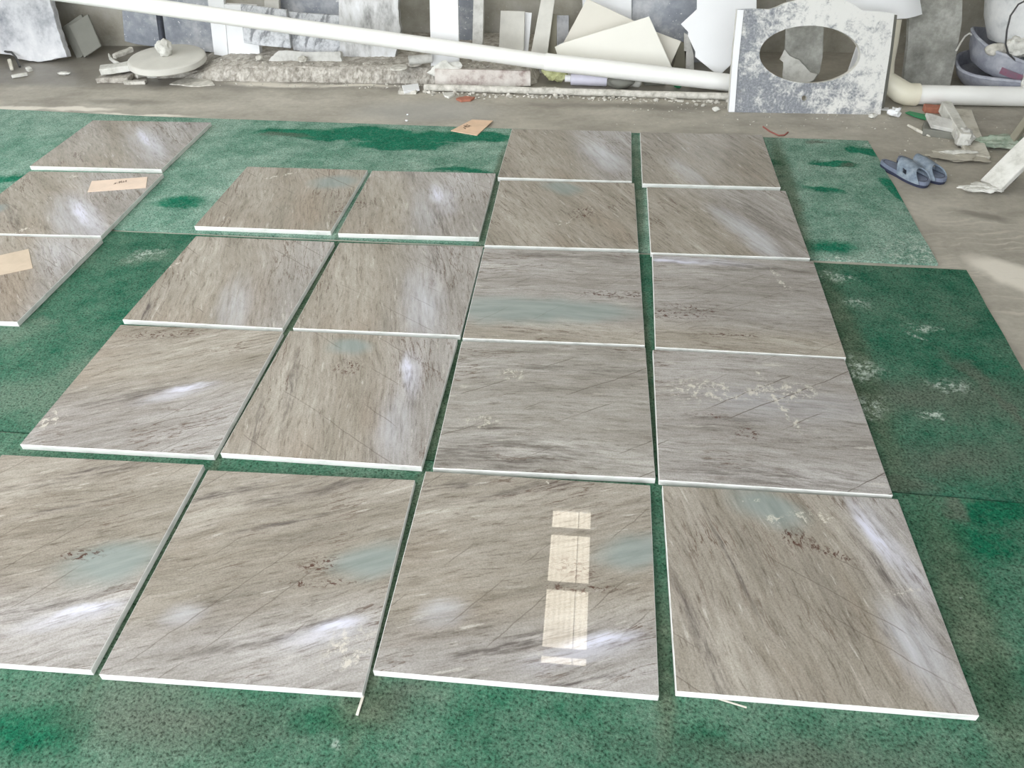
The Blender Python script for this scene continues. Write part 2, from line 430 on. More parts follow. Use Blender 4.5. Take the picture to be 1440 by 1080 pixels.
def panel(name, px, yb, lean, thick, mat, label, cat, zb=0., yaw=0., bev=.002, group=None, broken=0.):
    """a slab that stands at distance yb and leans back by lean degrees"""
    n = Vector((0, -math.cos(R(lean)), math.sin(R(lean)))); n.rotate(Matrix.Rotation(R(yaw), 3, 'Z'))
    p0 = G(*max(px, key=lambda q: q[1]), zb) if yb is None else Vector((0, yb, zb))
    if yb is not None and yaw:
        cx = sum(q[0] for q in px)/len(px); p0 = Vector((W(cx, 60, yb).x, yb, zb))
    if broken: px = rag(px, broken, 4, int(px[0][0]))
    pts = [PL(x, y, p0, n) for x, y in px]
    o = link(name, prism_bm(pts, -n*thick, bev), mat)
    recenter(o)
    return tag(o, label, cat, group)
def lump_bm(size, seed, sub=3, amt=.35, freq=2.2, facet=False):
    bm = bmesh.new(); bmesh.ops.create_icosphere(bm, subdivisions=sub, radius=.5)
    off = Vector((seed*3.1, seed*1.7, seed*.9))
    for v in bm.verts:
        v.co *= 1+amt*mnoise.noise(v.co*freq+off)+amt*.4*mnoise.noise(v.co*freq*3+off)
        v.co.x *= size[0]; v.co.y *= size[1]; v.co.z *= size[2]
    return bm
def lump(name, px, size, mat, label, cat, seed=1, z=0., rot=0., sub=3, amt=.35, freq=2.2, group=None, parent=None, smooth=True):
    bm = lump_bm(size, seed, sub, amt, freq)
    mz = min(v.co.z for v in bm.verts)
    for v in bm.verts: v.co.z -= mz
    o = link(name, bm, mat, parent, smooth); o.location = G(px[0], px[1], z) if len(px) == 2 else Vector(px)
    o.rotation_euler = (0, 0, rot)
    return tag(o, label, cat, group) if label else o
def chip(name, px, mat, label, cat, z=0., th=.008, group=None, broken=0.):
    """flat fragment lying on the ground"""
    if broken: px = rag(px, broken, 3, int(px[0][0]))
    pts = [G(x, y, z+th) for x, y in px]
    o = link(name, prism_bm(pts, Vector((0,0,-th)), min(.002, th*.2)), mat); recenter(o)
    return tag(o, label, cat, group)

# ---------------------------------------------------------------- the room
YW, XL, XR, YF, ZR = 5.35, -5.0, 4.6, -2.6, 4.25
def slab_struct(name, a, b, mat):
    bm = box_bm(abs(b[0]-a[0]), abs(b[1]-a[1]), abs(b[2]-a[2]))
    o = link(name, bm, mat); o.location = [(a[k]+b[k])/2 for k in range(3)]
    return struct(o)
slab_struct('floor', (XL-.2, YF-2, -.2), (XR+.2, YW+.2, 0), M['floor'])
slab_struct('wall_back', (XL-.2, YW, 0), (XR+.2, YW+.2, ZR), M['wall'])
slab_struct('wall_front_blocker', (2.6, YF-.2, 0), (XR+.2, YF, ZR), M['wallside'])  # unseen stub, added to shut out light from the front right
slab_struct('wall_right', (XR, YF, 0), (XR+.2, YW, ZR), M['wallside'])
# left wall: a low parapet, an open bay and a head
def wall_with_bay():
    bm = bmesh.new()
    for (y0, y1, z0, z1) in [(YF, YW, 0, .5), (YF, YW, 3.1, ZR), (3.3, YW, .5, 3.1), (YF, YF+.3, .5, 3.1)]:
        box_bm(.2, y1-y0, z1-z0, 0, None, b2 := bmesh.new())
        bmesh.ops.translate(b2, vec=(XL-.1, (y0+y1)/2, (z0+z1)/2), verts=b2.verts)
        tmp = bpy.data.meshes.new('t'); b2.to_mesh(tmp); b2.free(); bm.from_mesh(tmp); bpy.data.meshes.remove(tmp)
    return struct(link('wall_left', bm, M['wallside']))
wall_with_bay()
# roof with openings for translucent sheets
SKY = [(-.237, .130, 3.40, 5.06), (-4.5, -3.6, -2.3, 2.4), (-3.0, -2.1, -2.3, 2.4)]  # last two strips are unseen, added to light the scene from upper left
def roof():
    xs = sorted({XL-.2, XR+.2, *[s[0] for s in SKY], *[s[1] for s in SKY]})
    ys = sorted({YF-.4, YW+.2, *[s[2] for s in SKY], *[s[3] for s in SKY]})
    bm = bmesh.new()
    for x0, x1 in zip(xs, xs[1:]):
        for y0, y1 in zip(ys, ys[1:]):
            cx, cy = (x0+x1)/2, (y0+y1)/2
            if any(s[0] < cx < s[1] and s[2] < cy < s[3] for s in SKY): continue
            f = [bm.verts.new((x, y, ZR)) for x, y in ((x0,y0),(x0,y1),(x1,y1),(x1,y0))]
            bm.faces.new(f)
    bmesh.ops.remove_doubles(bm, verts=bm.verts, dist=1e-5)
    r = bmesh.ops.extrude_face_region(bm, geom=bm.faces[:])
    bmesh.ops.translate(bm, vec=(0,0,.04), verts=[v for v in r['geom'] if isinstance(v, bmesh.types.BMVert)])
    bmesh.ops.recalc_face_normals(bm, faces=bm.faces)
    return struct(link('ceiling', bm, M['roof']))
roof()
M['sky'] = emit('translucent roof sheet in daylight', (1., .91, .74), 13.0)
M['sky_added'] = emit('translucent roof sheet in daylight, milky', (1., .985, .96), 9.0)
for k, s in enumerate(SKY):
    bm = bmesh.new(); n = max(2, int((s[1]-s[0])/.02)) if k == 0 else 50
    prev = None
    for j in range(n+1):
        x = s[0]+(s[1]-s[0])*j/n; z = ZR+.045+.008*math.cos(x*2*math.pi/.076)
        cur = (bm.verts.new((x, s[2], z)), bm.verts.new((x, s[3], z)))
        if prev: bm.faces.new((prev[0], prev[1], cur[1], cur[0]))
        prev = cur
    struct(link('window_%d' % (k+1), bm, M['sky'] if k == 0 else M['sky_added']))
# purlins under the sheets
for k, y in enumerate([4.75, 4.135, 3.485, 2.8, 2.1, 1.4, .7, 0, -.7, -1.4, -2.1, -2.8, -3.5]):
    o = link('trim_%d' % (k+1), box_bm(XR-XL, .06, .05, .004), M['steel']); o.location = ((XL+XR)/2, y, ZR-.026); struct(o)
o = link('trim_14', box_bm(.006, 1.66, .006), M['steel']); o.location = (.016, 4.23, ZR+.02); struct(o)

# raised rough footing along the back wall
def footing():
    bm = bmesh.new(); nx = 330
    key = [(4.655,-.012),(4.662,.02),(4.668,.045),(4.678,.066),(4.70,.080),(4.76,.088),(5.34,.105)]
    rows = []
    for (a, b) in zip(key, key[1:]):
        L = math.hypot(b[0]-a[0], b[1]-a[1]); n = max(1, int(L/.011)) if a[0] < 4.9 else 12
        if a[0] > 4.75: n = 16
        rows += [(a[0]+(b[0]-a[0])*k/n, a[1]+(b[1]-a[1])*k/n) for k in range(n)]
    rows.append(key[-1])
    x0, x1 = -2.62, -.36; grid = []
    for i in range(nx+1):
        x = x0+(x1-x0)*i/nx; line = []
        e = max(min(1, (x-x0)/.30, (x1-x)/.05), 0)
        for k, (y, z) in enumerate(rows):
            v = Vector((x, y, z)); nz = mnoise.noise_vector(v*7)*.5+mnoise.noise_vector(v*30)*.35+mnoise.noise_vector(v*80)*.4
            amp = .020 if y < 4.70 and z > 0 else .010
            line.append(bm.verts.new((x, y+nz.y*amp+(1-e)*.05, (z+nz.z*amp*.8)*e - (.012 if e == 0 else 0))))
        grid.append(line)
    for a, b in zip(grid, grid[1:]):
        for k in range(len(rows)-1): bm.faces.new((a[k], b[k], b[k+1], a[k+1]))
    bmesh.ops.recalc_face_normals(bm, faces=bm.faces)
    o = link('wall_footing', bm, M['ledge'], smooth=False); struct(o)
footing()

# ------------------------------------------------------- green turf matting
def mat_strip(name, pts, mat, label, seed, t=.008):
    # subdivide the outline and make its border a little uneven
    out = []
    for k, p in enumerate(pts):
        q = pts[(k+1) % len(pts)]; L = math.hypot(q[0]-p[0], q[1]-p[1]); n = max(1, int(L/.06))
        for j in range(n):
            x = p[0]+(q[0]-p[0])*j/n; y = p[1]+(q[1]-p[1])*j/n
            nv = mnoise.noise_vector(Vector((x*7, y*7, seed)))*.003 + mnoise.noise_vector(Vector((x*40, y*40, seed)))*.0016
            out.append(Vector((x+nv.x, y+nv.y, t)))
    o = link(name, prism_bm(out, Vector((0,0,-t))), mat); recenter(o)
    return tag(o, label, 'carpet')
d_ = lambda px, py: G(px, py, .008)
def E(px, py, rx, ry, rot=0, soft=.5):
    p = d_(px, py); return (p.x, p.y, rx, ry, R(rot), soft)
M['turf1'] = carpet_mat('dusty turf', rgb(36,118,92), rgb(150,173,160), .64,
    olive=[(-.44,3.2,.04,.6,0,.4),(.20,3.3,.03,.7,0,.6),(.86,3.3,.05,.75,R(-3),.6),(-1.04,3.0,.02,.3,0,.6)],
    cleans=[E(530,191,.66,.10,-3,.35),E(440,187,.36,.07,-3,.4),E(690,194,.13,.07,0,.35),E(560,205,.3,.06,0,.5),E(345,285,.10,.10,20,.7),E(255,285,.14,.07,10,.7),
            E(1215,213,.10,.05,-20,.3),E(1180,230,.12,.03,-12,.4),E(1262,268,.06,.16,20,.3),E(1155,270,.10,.035,-20,.7),E(30,250,.30,.05,8,.8),E(650,240,.20,.03,5,.8),
            E(1092,228,.06,.03,0,.6),E(1160,345,.14,.07,0,.9)],
    greys=[E(400,190,.16,.03,0,.6),E(1150,201,.06,.02,0,.5),E(1195,232,.05,.02,0,.5)],
    scuffs=[E(1185,365,.06,.03,0,.8),E(1215,203,.04,.015,0,.6),E(1290,355,.14,.10,20,1.)])
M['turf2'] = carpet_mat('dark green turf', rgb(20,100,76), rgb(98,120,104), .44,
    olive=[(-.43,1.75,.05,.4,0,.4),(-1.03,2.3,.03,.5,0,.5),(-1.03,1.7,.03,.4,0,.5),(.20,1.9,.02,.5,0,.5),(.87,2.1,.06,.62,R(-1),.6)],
    dusts=[E(205,362,.13,.05,10,.8),E(65,452,.11,.05,0,.8),E(70,560,.22,.22,30,1.),E(20,560,.3,.15,0,.9),E(20,470,.2,.14,20,1.),E(120,520,.10,.18,-40,.9)],
    greys=[E(1390,560,.03,.22,12,.7),E(1280,560,.4,.10,0,.9),E(1250,680,.12,.05,0,.7),E(1330,650,.25,.07,10,1.)],
    scuffs=[E(1298,456,.05,.02,0,.8),E(1295,470,.04,.012,-25,.8),E(1335,548,.05,.035,-30,1.),E(1180,390,.06,.03,-20,1.),E(1200,425,.05,.025,-20,1.),E(1210,515,.05,.06,-20,1.),E(1222,575,.06,.05,0,1.),E(1318,591,.04,.01,-20,.8),E(210,360,.06,.03,10,1.)])
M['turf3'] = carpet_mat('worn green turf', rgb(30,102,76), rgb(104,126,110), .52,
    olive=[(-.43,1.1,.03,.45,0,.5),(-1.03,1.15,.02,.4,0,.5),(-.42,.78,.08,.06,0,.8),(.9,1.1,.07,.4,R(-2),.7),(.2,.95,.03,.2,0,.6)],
    cleans=[E(60,1020,.12,.07,20,.9),E(460,1010,.12,.04,0,.9),E(1240,850,.10,.25,25,.9),E(1380,760,.1,.06,0,.9),E(1000,1040,.10,.05,0,.9),E(1420,720,.2,.05,10,.9)],
    greys=[E(240,1000,.3,.07,0,1.),E(1100,1060,.3,.05,0,1.),E(560,980,.10,.05,20,1.),E(1343,716,.025,.05,20,.6)],
    scuffs=[E(478,1050,.015,.008,0,.8),E(1360,841,.012,.006,0,.7)])
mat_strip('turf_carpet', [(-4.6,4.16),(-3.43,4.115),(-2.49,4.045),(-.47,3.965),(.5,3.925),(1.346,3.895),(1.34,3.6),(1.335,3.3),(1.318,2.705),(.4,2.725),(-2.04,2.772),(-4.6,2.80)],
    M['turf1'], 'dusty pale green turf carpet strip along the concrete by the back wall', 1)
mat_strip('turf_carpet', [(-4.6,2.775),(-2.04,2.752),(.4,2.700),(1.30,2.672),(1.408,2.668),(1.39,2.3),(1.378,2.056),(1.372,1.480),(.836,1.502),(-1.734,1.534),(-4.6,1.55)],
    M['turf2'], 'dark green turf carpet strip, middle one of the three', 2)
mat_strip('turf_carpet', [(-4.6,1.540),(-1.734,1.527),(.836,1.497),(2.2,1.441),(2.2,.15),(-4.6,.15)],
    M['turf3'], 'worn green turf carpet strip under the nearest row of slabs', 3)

# ---------------------------------------------------------- marble slabs
TH, Z0 = .020, .008
# name: centre x, y, width, depth, turn (deg), quarter turns of the pattern
SL = {
 'A1': (-2.4047,3.6226,.6747,.5978,.04,1), 'A2': (-2.3660,2.970,.67,.6067,1.2,1), 'A3': (-2.3256,2.3493,.64,.6,.52,1),
 'B1': (-1.3659,3.0761,.5933,.5976,-.6,1), 'C1': (-.7471,3.0644,.586,.6072,.4,1),
 'B2': (-1.3327,2.3912,.5892,.6038,-.96,1), 'B3': (-1.3284,1.7636,.5866,.6029,.24,0),
 'C2': (-.7169,2.3871,.5839,.5971,.12,1), 'C3': (-.7245,1.7706,.5837,.5984,-.58,1),
 'D1': (-.1316,3.6158,.6132,.5856,-.6,1), 'D2': (-.1193,3.0016,.6086,.597,.52,1),
 'D3': (-.1121,2.3777,.6083,.6026,.48,2), 'D4': (-.1042,1.7665,.609,.5904,.96,2), 'D5': (-.1164,1.1527,.6111,.5984,-.18,0),
 'E1': (.5233,3.5966,.606,.5987,-.36,1), 'E2': (.5374,2.9738,.6026,.5793,-.24,1), 'E3': (.5361,2.3656,.6044,.5998,-1.1,2),
 'E4': (.5197,1.7615,.6057,.584,-.46,2), 'E5': (.5265,1.1609,.6063,.5869,.2,1),
 'G': (-.7301,1.1048,.5831,.6158,1.04,0), 'F': (-1.3435,1.1086,.6,.6274,.88,0)}
def loc(k, s, t):
    """slab seen as in the photo (s to the right, t up, 0..1) -> its own pattern metres, for k quarter turns"""
    x, y = (s-.5)*.6, (t-.5)*.6
    for _ in range(k): x, y = y, -x
    return x, y
LAB = {
 'A1': ('polished beige marble slab nearest the disc base, with a white streak at its right', dict(streak=[(.62,.62,.11,.022,-22)], spots=[(.22,.25,.05,.035,0)], gray=(-.08,.1), pale=[(.70,.5,.3,.10,-25,.5)], angle=28)),
 'A2': ('polished marble slab with a pale pink handwritten card lying on it', dict(streak=[(.74,.32,.12,.026,-22)], blue=[(.05,.35,.06,.05,0)], gray=(-.02,.12), pale=[(.72,.25,.25,.09,-20,.6)], dark=[(.25,.25,.2,.03,-20,.5)], scuff=[(.45,.05,.05,.012,50),(.35,.93,.05,.02,0)], angle=27)),
 'A3': ('polished marble slab at the left with a faded beige card on it', dict(gray=(-.22,.08), angle=24, pale=[(.8,.8,.2,.08,0,.4)])),
 'B1': ('polished marble slab with a blue grey corner and brown spots at its right end', dict(blue=[(.80,.78,.11,.075,10)], spots=[(.97,.32,.05,.06,0)], gray=(-.5,.1), scuff=[(.35,.85,.10,.012,30)], angle=6, crk=1.4)),
 'C1': ('polished marble slab with a white streak and brown spots on its left edge', dict(streak=[(.60,.62,.075,.028,0)], spots=[(.02,.42,.07,.05,0)], gray=(.06,.09), dark=[(.68,.2,.18,.035,-5,.7)], pale=[(.55,.35,.2,.05,0,.4)], angle=4)),
 'B2': ('polished beige marble slab with upright veins, behind the left-hand lilac veined slab', dict(gray=(-.12,.2), dark=[(.10,.12,.09,.02,20,.9)], pale=[(.62,.2,.2,.06,0,.5)], angle=2, crk=1.3, scuff=[(.02,.60,.06,.012,60)])),
 'B3': ('polished marble slab with sideways veins and a bright lilac white streak in its middle', dict(streak=[(.66,.47,.055,.016,8)], spots=[(.32,.93,.16,.022,6)], gray=(-.02,.12), dark=[(.42,.40,.17,.018,6,.8)], angle=10, scuff=[(.06,.18,.05,.04,50)])),
 'C2': ('polished marble slab with upright veins turning pale lilac along its right edge', dict(gray=(-.02,.1), pale=[(.72,.3,.22,.07,0,.7)], dark=[(.72,.75,.2,.03,8,.6)], angle=5, crk=.8)),
 'C3': ('polished marble slab with a blue grey top patch, brown spots and a short white streak', dict(blue=[(.40,.88,.075,.05,0)], spots=[(.44,.70,.05,.045,0)], streak=[(.76,.72,.055,.018,4)], gray=(-.12,.08), dark=[(.80,.58,.13,.018,4,.8),(.18,.55,.22,.018,6,.6),(.12,.2,.12,.012,0,.7)], pale=[(.80,.25,.15,.05,0,.5)], angle=3)),
 'D1': ('polished marble slab by the cardboard scrap, pale lilac at its right end', dict(gray=(-.07,.09), pale=[(.80,.45,.18,.07,-30,.8)], angle=34, crk=.4)),
 'D2': ('polished marble slab with a blue grey top patch, brown spots and slanting veins', dict(blue=[(.47,.90,.10,.07,-25)], spots=[(.63,.50,.05,.07,-20)], gray=(-.5,.1), angle=30, scuff=[(.5,.35,.05,.02,30)])),
 'D3': ('polished marble slab with sideways veins and a wide blue grey patch along its front', dict(blue=[(.26,.30,.30,.085,0),(.60,.31,.24,.06,0)], spots=[(.86,.50,.16,.025,0)], gray=(.20,.09), dark=[(.5,.93,.3,.02,2,.5)], angle=-2, crk=.6)),
 'D4': ('polished olive grey marble slab with a long diagonal crack, behind the skylight reflection', dict(gray=(.5,.1), dark=[(.30,.12,.28,.07,0,.7),(.6,.78,.3,.02,0,.6),(.2,.3,.16,.012,0,.7)], angle=1, crack=30, crk=1.5, tint=(.93,.93,.90), scuff=[(.30,.72,.05,.03,0),(.18,.33,.06,.03,0)])),
 'D5': ('polished marble slab reflecting the strip of roof light', dict(blue=[(.93,.62,.10,.055,12)], spots=[(.69,.52,.06,.035,-10),(.72,.42,.10,.012,4)], streak=[(.80,.195,.062,.017,8)], pale=[(.2,.26,.06,.035,0,.6)], dark=[(.12,.91,.10,.02,-4,.8),(.52,.165,.2,.02,8,.8),(.75,.03,.12,.006,8,.9),(.6,.97,.3,.02,2,.6)], gray=(-.16,.08), angle=13)),
 'E1': ('polished marble slab at the top right, between the green strip gap and the open carpet', dict(gray=(-.35,.1), pale=[(.35,.2,.2,.05,-30,.4)], angle=33, crk=.4)),
 'E2': ('polished marble slab with a pale lilac grey diagonal band on its right half', dict(gray=(-.03,.09), pale=[(.62,.40,.2,.055,-30,.85),(.72,.12,.1,.04,-30,.6)], dark=[(.78,.55,.22,.04,-30,.6)], angle=32, crk=.4)),
 'E3': ('polished marble slab with dark brown veins starting at its left edge', dict(spots=[(.08,.33,.14,.03,0),(.22,.40,.10,.02,-8),(.42,.15,.1,.01,0)], streak=[(.10,.93,.12,.014,-3)], dark=[(.5,.90,.3,.03,-2,.7)], gray=(.17,.08), angle=-3, scuff=[(.77,.75,.012,.10,15)], crack=33)),
 'E4': ('polished marble slab with long diagonal cracks and cream scuffs, right of the olive grey slab', dict(gray=(.5,.1), dark=[(.5,.08,.32,.035,-3,.6),(.4,.45,.2,.012,-2,.6)], spots=[(.25,.47,.06,.012,-4),(.42,.36,.04,.03,0)], pale=[(.6,.6,.25,.08,0,.4)], angle=-2, crack=33, crk=1.8, scuff=[(.62,.68,.14,.05,10),(.56,.76,.012,.07,18),(.64,.50,.012,.08,18),(.24,.66,.12,.06,0)])),
 'E5': ('polished marble slab nearest the bottom right corner, veins slanting down to the right', dict(blue=[(.44,.90,.10,.065,-25)], spots=[(.53,.74,.045,.035,-20),(.64,.68,.09,.015,-25)], streak=[(.85,.78,.075,.018,-22)], pale=[(.87,.25,.12,.05,-22,.7)], dark=[(.86,.55,.18,.022,-22,.8),(.10,.22,.22,.02,-15,.7),(.25,.6,.2,.008,-20,.8)], gray=(-.20,.07), angle=25, scuff=[(.62,.85,.06,.03,0),(.38,.93,.03,.008,0),(.88,.50,.05,.008,12),(.46,.82,.03,.02,20)])),
 'G': ('polished marble slab in the front row with a white streak near its lower right corner', dict(blue=[(.91,.56,.12,.06,12)], spots=[(.68,.52,.055,.03,15),(.70,.43,.11,.012,6)], streak=[(.83,.25,.045,.016,8)], pale=[(.22,.25,.05,.03,0,.5)], dark=[(.15,.88,.14,.018,3,.8),(.6,.95,.25,.03,5,.6),(.62,.2,.18,.02,8,.8),(.45,.72,.15,.008,10,.8)], gray=(-.14,.08), angle=14, scuff=[(.9,.15,.06,.06,0)])),
 'F': ('polished marble slab cut off by the left picture edge in the front row', dict(blue=[(.86,.45,.13,.07,14)], spots=[(.68,.47,.08,.02,10)], streak=[(.85,.225,.055,.014,6)], dark=[(.5,.94,.25,.02,5,.7),(.6,.19,.2,.018,8,.8),(.45,.70,.2,.008,10,.8)], gray=(-.13,.08), angle=13)),
}
ANGLE = dict(A1=38, A2=40, A3=40, B1=15, B2=17, C1=16, C2=14, C3=12, D1=26, D2=30, E1=25, E2=32, E5=17, D5=19, G=21, F=21, B3=24)
HAZE = dict(A1=.24, D1=.24, E1=.24, A2=.13, B1=.13, C1=.13, D2=.13, E2=.13, A3=.09, B2=.06, C2=.06, D3=.06, E3=.06)   # dustier towards the wall
def marble_slab(key, seed):
    cx, cy, w, h, th, k = SL[key]
    label, ft = LAB[key]
    ft = dict(ft); ft['angle'] = ANGLE.get(key, ft['angle']); ft['haze'] = HAZE.get(key, .014)
    if k == 1: ft['crack'] = 55
    elif k == 0: ft['crack'] = 50
    for f in ('blue','spots','streak','pale','dark','scuff'):
        # written as seen in the photo; an ellipse's long axis runs along the grain
        out = []
        for e in ft.get(f, ()):
            x, y = loc(k, e[0], e[1])
            if f == 'blue' or f == 'scuff' or f == 'spots':
                a = e[4]-90*k
                out.append((x, y, e[2], e[3], a))
            else:
                out.append((x, y, e[2], e[3], (ft.get('angle', 14) if f in ('streak','pale','dark') else e[4]), *e[5:]))
        ft[f] = out
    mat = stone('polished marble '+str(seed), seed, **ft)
    lw, lh = (w, h) if k % 2 == 0 else (h, w)
    bm = bmesh.new(); bmesh.ops.create_cube(bm, size=1)
    bmesh.ops.scale(bm, vec=(lw, lh, TH), verts=bm.verts)
    bmesh.ops.translate(bm, vec=(0,0,TH/2), verts=bm.verts)
    bmesh.ops.bevel(bm, geom=bm.edges[:], offset=.0012, segments=1, affect='EDGES')
    bm.normal_update()
    for f in bm.faces: f.material_index = 0 if f.normal.z > .95 else 1
    o = link('marble_slab', bm, [mat, M['edge']])
    o.location = (cx, cy, Z0); o.rotation_euler = (0, 0, R(th)+k*math.pi/2)
    tag(o, label, 'stone slab', 'polished marble slabs laid out on the green carpet')
    return o
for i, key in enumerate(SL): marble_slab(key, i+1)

# ---------------------------------------------- cards with handwriting
def strokes_bm(lines, o, ux, uy, r=.0011):
    bm = bmesh.new()
    for ln in lines:
        pts = [o+ux*x+uy*y for x, y in ln]
        for a, b in zip(pts, pts[1:]):
            d = (b-a).normalized(); n = Vector((-d.y, d.x, 0))*r
            f = [bm.verts.new(q+Vector((0,0,.0004))) for q in (a-n, b-n, b+n, a+n)]
            g = [bm.verts.new(v.co-Vector((0,0,.0006))) for v in f]
            bm.faces.new(f)
            for k in range(4): bm.faces.new((f[k], g[k], g[(k+1)%4], f[(k+1)%4]))
    bmesh.ops.recalc_face_normals(bm, faces=bm.faces)
    return bm
SCRIB = [[(0,0),(.1,.5),(.13,.1),(.2,.5)],[(.27,.3),(.36,.3)],[(.42,.75),(.40,.4),(.52,.45),(.50,.8),(.46,.1)],[(.60,.9),(.56,.35),(.70,.4)],[(.67,.75),(.66,.1)],[(.80,.8),(.76,.2),(.88,.3),(.80,.5)],[(.92,.2),(1.05,.9)],[(.95,.85),(1.06,.15)]]
def card(name, px, z, th, mat, label, scrib=None, curl=0.):
    pts = [G(x, y, z+th) for x, y in px]
    c = sum(pts, Vector())/len(pts); base = Vector((c.x, c.y, z))
    root = empty(name, base, label, 'card')
    bm = prism_bm([p-base for p in pts], Vector((0,0,-th)))
    if curl:
        bmesh.ops.subdivide_edges(bm, edges=bm.edges[:], cuts=5, use_grid_fill=True)
        for v in bm.verts: v.co.z += curl*mnoise.noise(v.co*9+Vector((3,1,0)))**2*4
    link('card_sheet', bm, mat, root)
    if scrib:
        p, q, s = scrib
        a = G(*p, z+th)-base; b_ = G(*q, z+th)-base
        ux = b_-a; uy = Vector((-ux.y, ux.x, 0)).normalized()*s
        w = link('handwriting', strokes_bm(SCRIB, a, ux, uy), M['ink'], root)
        w['label'] = 'short handwritten mark in dark ink'
    return root
ZT = Z0+TH+.0006
card('cardboard_scrap', [(129,254.5),(207.5,248.5),(205,264),(123,270)], ZT, .0015, M['card2'], 'narrow pale pink card with a handwritten mark on a marble slab', ((160,259.5),(177,257),.035))
card('cardboard_scrap', [(634,183.5),(664,168),(693,169.5),(671,190)], .010, .004, M['card'], 'brownish pink cardboard scrap on the edge of the green carpet', ((655,181.5),(664,178),.05))
card('cardboard_scrap', [(-14,362),(40,350),(46,377),(-20,391)], ZT, .0012, M['card3'], 'faded beige card lying on the slab at the left picture edge')

# ------------------------------------------------------------- big pipes
def pipe_pts(a, b): return [a, b]
pa, pb, pc = W(-120,-38,4.62), W(768,87,4.60), W(1031,117,4.57)
pc.z = max(pc.z, .046)
root = empty('drain_pipe', pc, 'long white plastic pipe slanting across the stone offcuts', 'pipe')
mv = lambda pts: [Vector(p)-pc for p in pts]
link('pipe_length', tube_bm(mv([pa, pa.lerp(pb,.5), pb]), .0435, 28), M['whitepvc'], root, True)
link('pipe_socket', tube_bm(mv([pb.lerp(pa,.002), pb, pb.lerp(pc,.5), pc]), [.0445,.0475,.0475,.0465], 28), M['whitepvc'], root, True)
# thin pipe on the floor
ta, tb = G(597,128,.0), G(1040,141.5,.0); ta.z = tb.z = .021
o = link('conduit', tube_bm([ta.lerp(tb,k/24)+mnoise.noise_vector(Vector((k*.7,0,0)))*.004 for k in range(25)], .0195, 14), M['plaster'], None, True)
recenter(o); tag(o, 'thin dust-caked pipe lying along the floor in front of the wall', 'pipe')
# right pipe with elbow
ra, rb = W(1262,137,4.43), W(1452,142,4.43); ra.z = .055; rb.z = .052
root = empty('elbow_pipe', ra.copy(), 'cream and white elbow pipe on the floor right of the oval-hole stone', 'pipe')
m2 = lambda pts: [Vector(p)-ra for p in pts]
link('pipe_length', tube_bm(m2([ra+Vector((.06,0,0)), rb]), .050, 26), M['whitepvc'], root, True)
up = ra+Vector((-.075,.08,0))
path = [up+Vector((-.015,.06,.34)), up+Vector((-.01,.03,.24)), up+Vector((-.01,.01,.14)), up+Vector((0,-.02,.06)), ra+Vector((.015,.0,.012)), ra+Vector((.05,-.0,0)), ra+Vector((.10,0,0))]
link('elbow', tube_bm(m2(path), [.046,.046,.048,.054,.058,.058,.058], 22), M['creampvc'], root, True)

# ------------------------------------------------ stones leaning on the wall
P = panel
P('stone_slab', [(-70,-120),(58,-120),(66,-30),(70,0),(79,34),(88,62),(94,80),(76,83),(57,87),(42,86),(26,83),(14,77),(-70,70)], 4.96, 14, .05, M['dustslab'], 'big dust covered white slab leaning in the far left corner', 'stone slab', broken=.22)
P('grey_tile', [(97,36),(123,20),(142,65),(118,81)], 5.05, 18, .016, M['greytile'], 'grey tile leaning beside the dusty white slab, front one of two', 'tile')
P('grey_tile', [(86,39),(114,20),(134,66),(109,84)], 5.085, 18, .018, M['greytile'], 'grey tile behind the other grey tile, its left edge showing', 'tile')
P('stone_slab', [(160,-120),(300,-120),(303,74),(235,68),(190,62),(175,58)], 5.20, 8, .03, M['bluegrey'], 'blue grey slab behind the round disc base', 'stone slab')
P('white_board', [(291,-8),(314,-6),(321,80),(301,77)], 4.93, 6, .03, M['whiteboard'], 'narrow white board under the left part of the slanting pipe', 'board', zb=.07)
P('white_board', [(315,6),(357,8),(360,14),(366,83),(322,81)], 4.90, 5, .05, M['whiteboard'], 'wide off-white block next to the narrow white board', 'board', zb=.08)
P('marble_offcut', [(338,6),(402,14),(405,36),(409,68),(365,64),(343,60)], 4.86, 10, .03, M['veined'], 'white marble offcut with a grey vein, left one of three', 'stone offcut', zb=.10)
P('marble_offcut', [(404,16),(421,18),(422,71),(413,71),(407,50)], 4.90, 10, .03, M['veined'], 'narrow marble offcut with a dark vein, middle one of three', 'stone offcut', zb=.10)
P('marble_offcut', [(421,18),(480,22),(484,76),(421,73)], 4.89, 10, .03, M['veined'], 'marble offcut beside the big pale slab, right one of three', 'stone offcut', zb=.10)
P('stone_strip', [(376,88),(381,80),(392,71),(440,73),(478,72),(481,88),(452,90),(420,89)], 4.78, 18, .05, M['lightstone'], 'light stone strip lying on the rough footing', 'stone strip', zb=.09, broken=.3)
P('white_board', [(368,-120),(388,-120),(393,22),(372,19)], 5.10, 8, .03, M['beigeboard'], 'narrow off-white upright board above the slanting pipe', 'board', zb=.1)
P('stone_slab', [(390,-120),(478,-120),(478,70),(394,70)], 5.20, 8, .03, M['bluegrey'], 'dark blue grey slab left of the big pale slab', 'stone slab', zb=.1)
P('stone_slab', [(472,-120),(556,-120),(560,0),(561,22),(563,45),(561,60),(557,72),(555,82),(553,93),(500,92),(480,90),(477,50)], 4.87, 11, .05, M['paleslab'], 'big pale mottled slab with a ragged right edge', 'stone slab', zb=.095, broken=.35)
P('white_board', [(602,-120),(642,-120),(646,99),(606,102)], 4.72, 9, .02, M['whiteboard'], 'tall bright white board standing behind the slanting pipe', 'board', zb=.07)
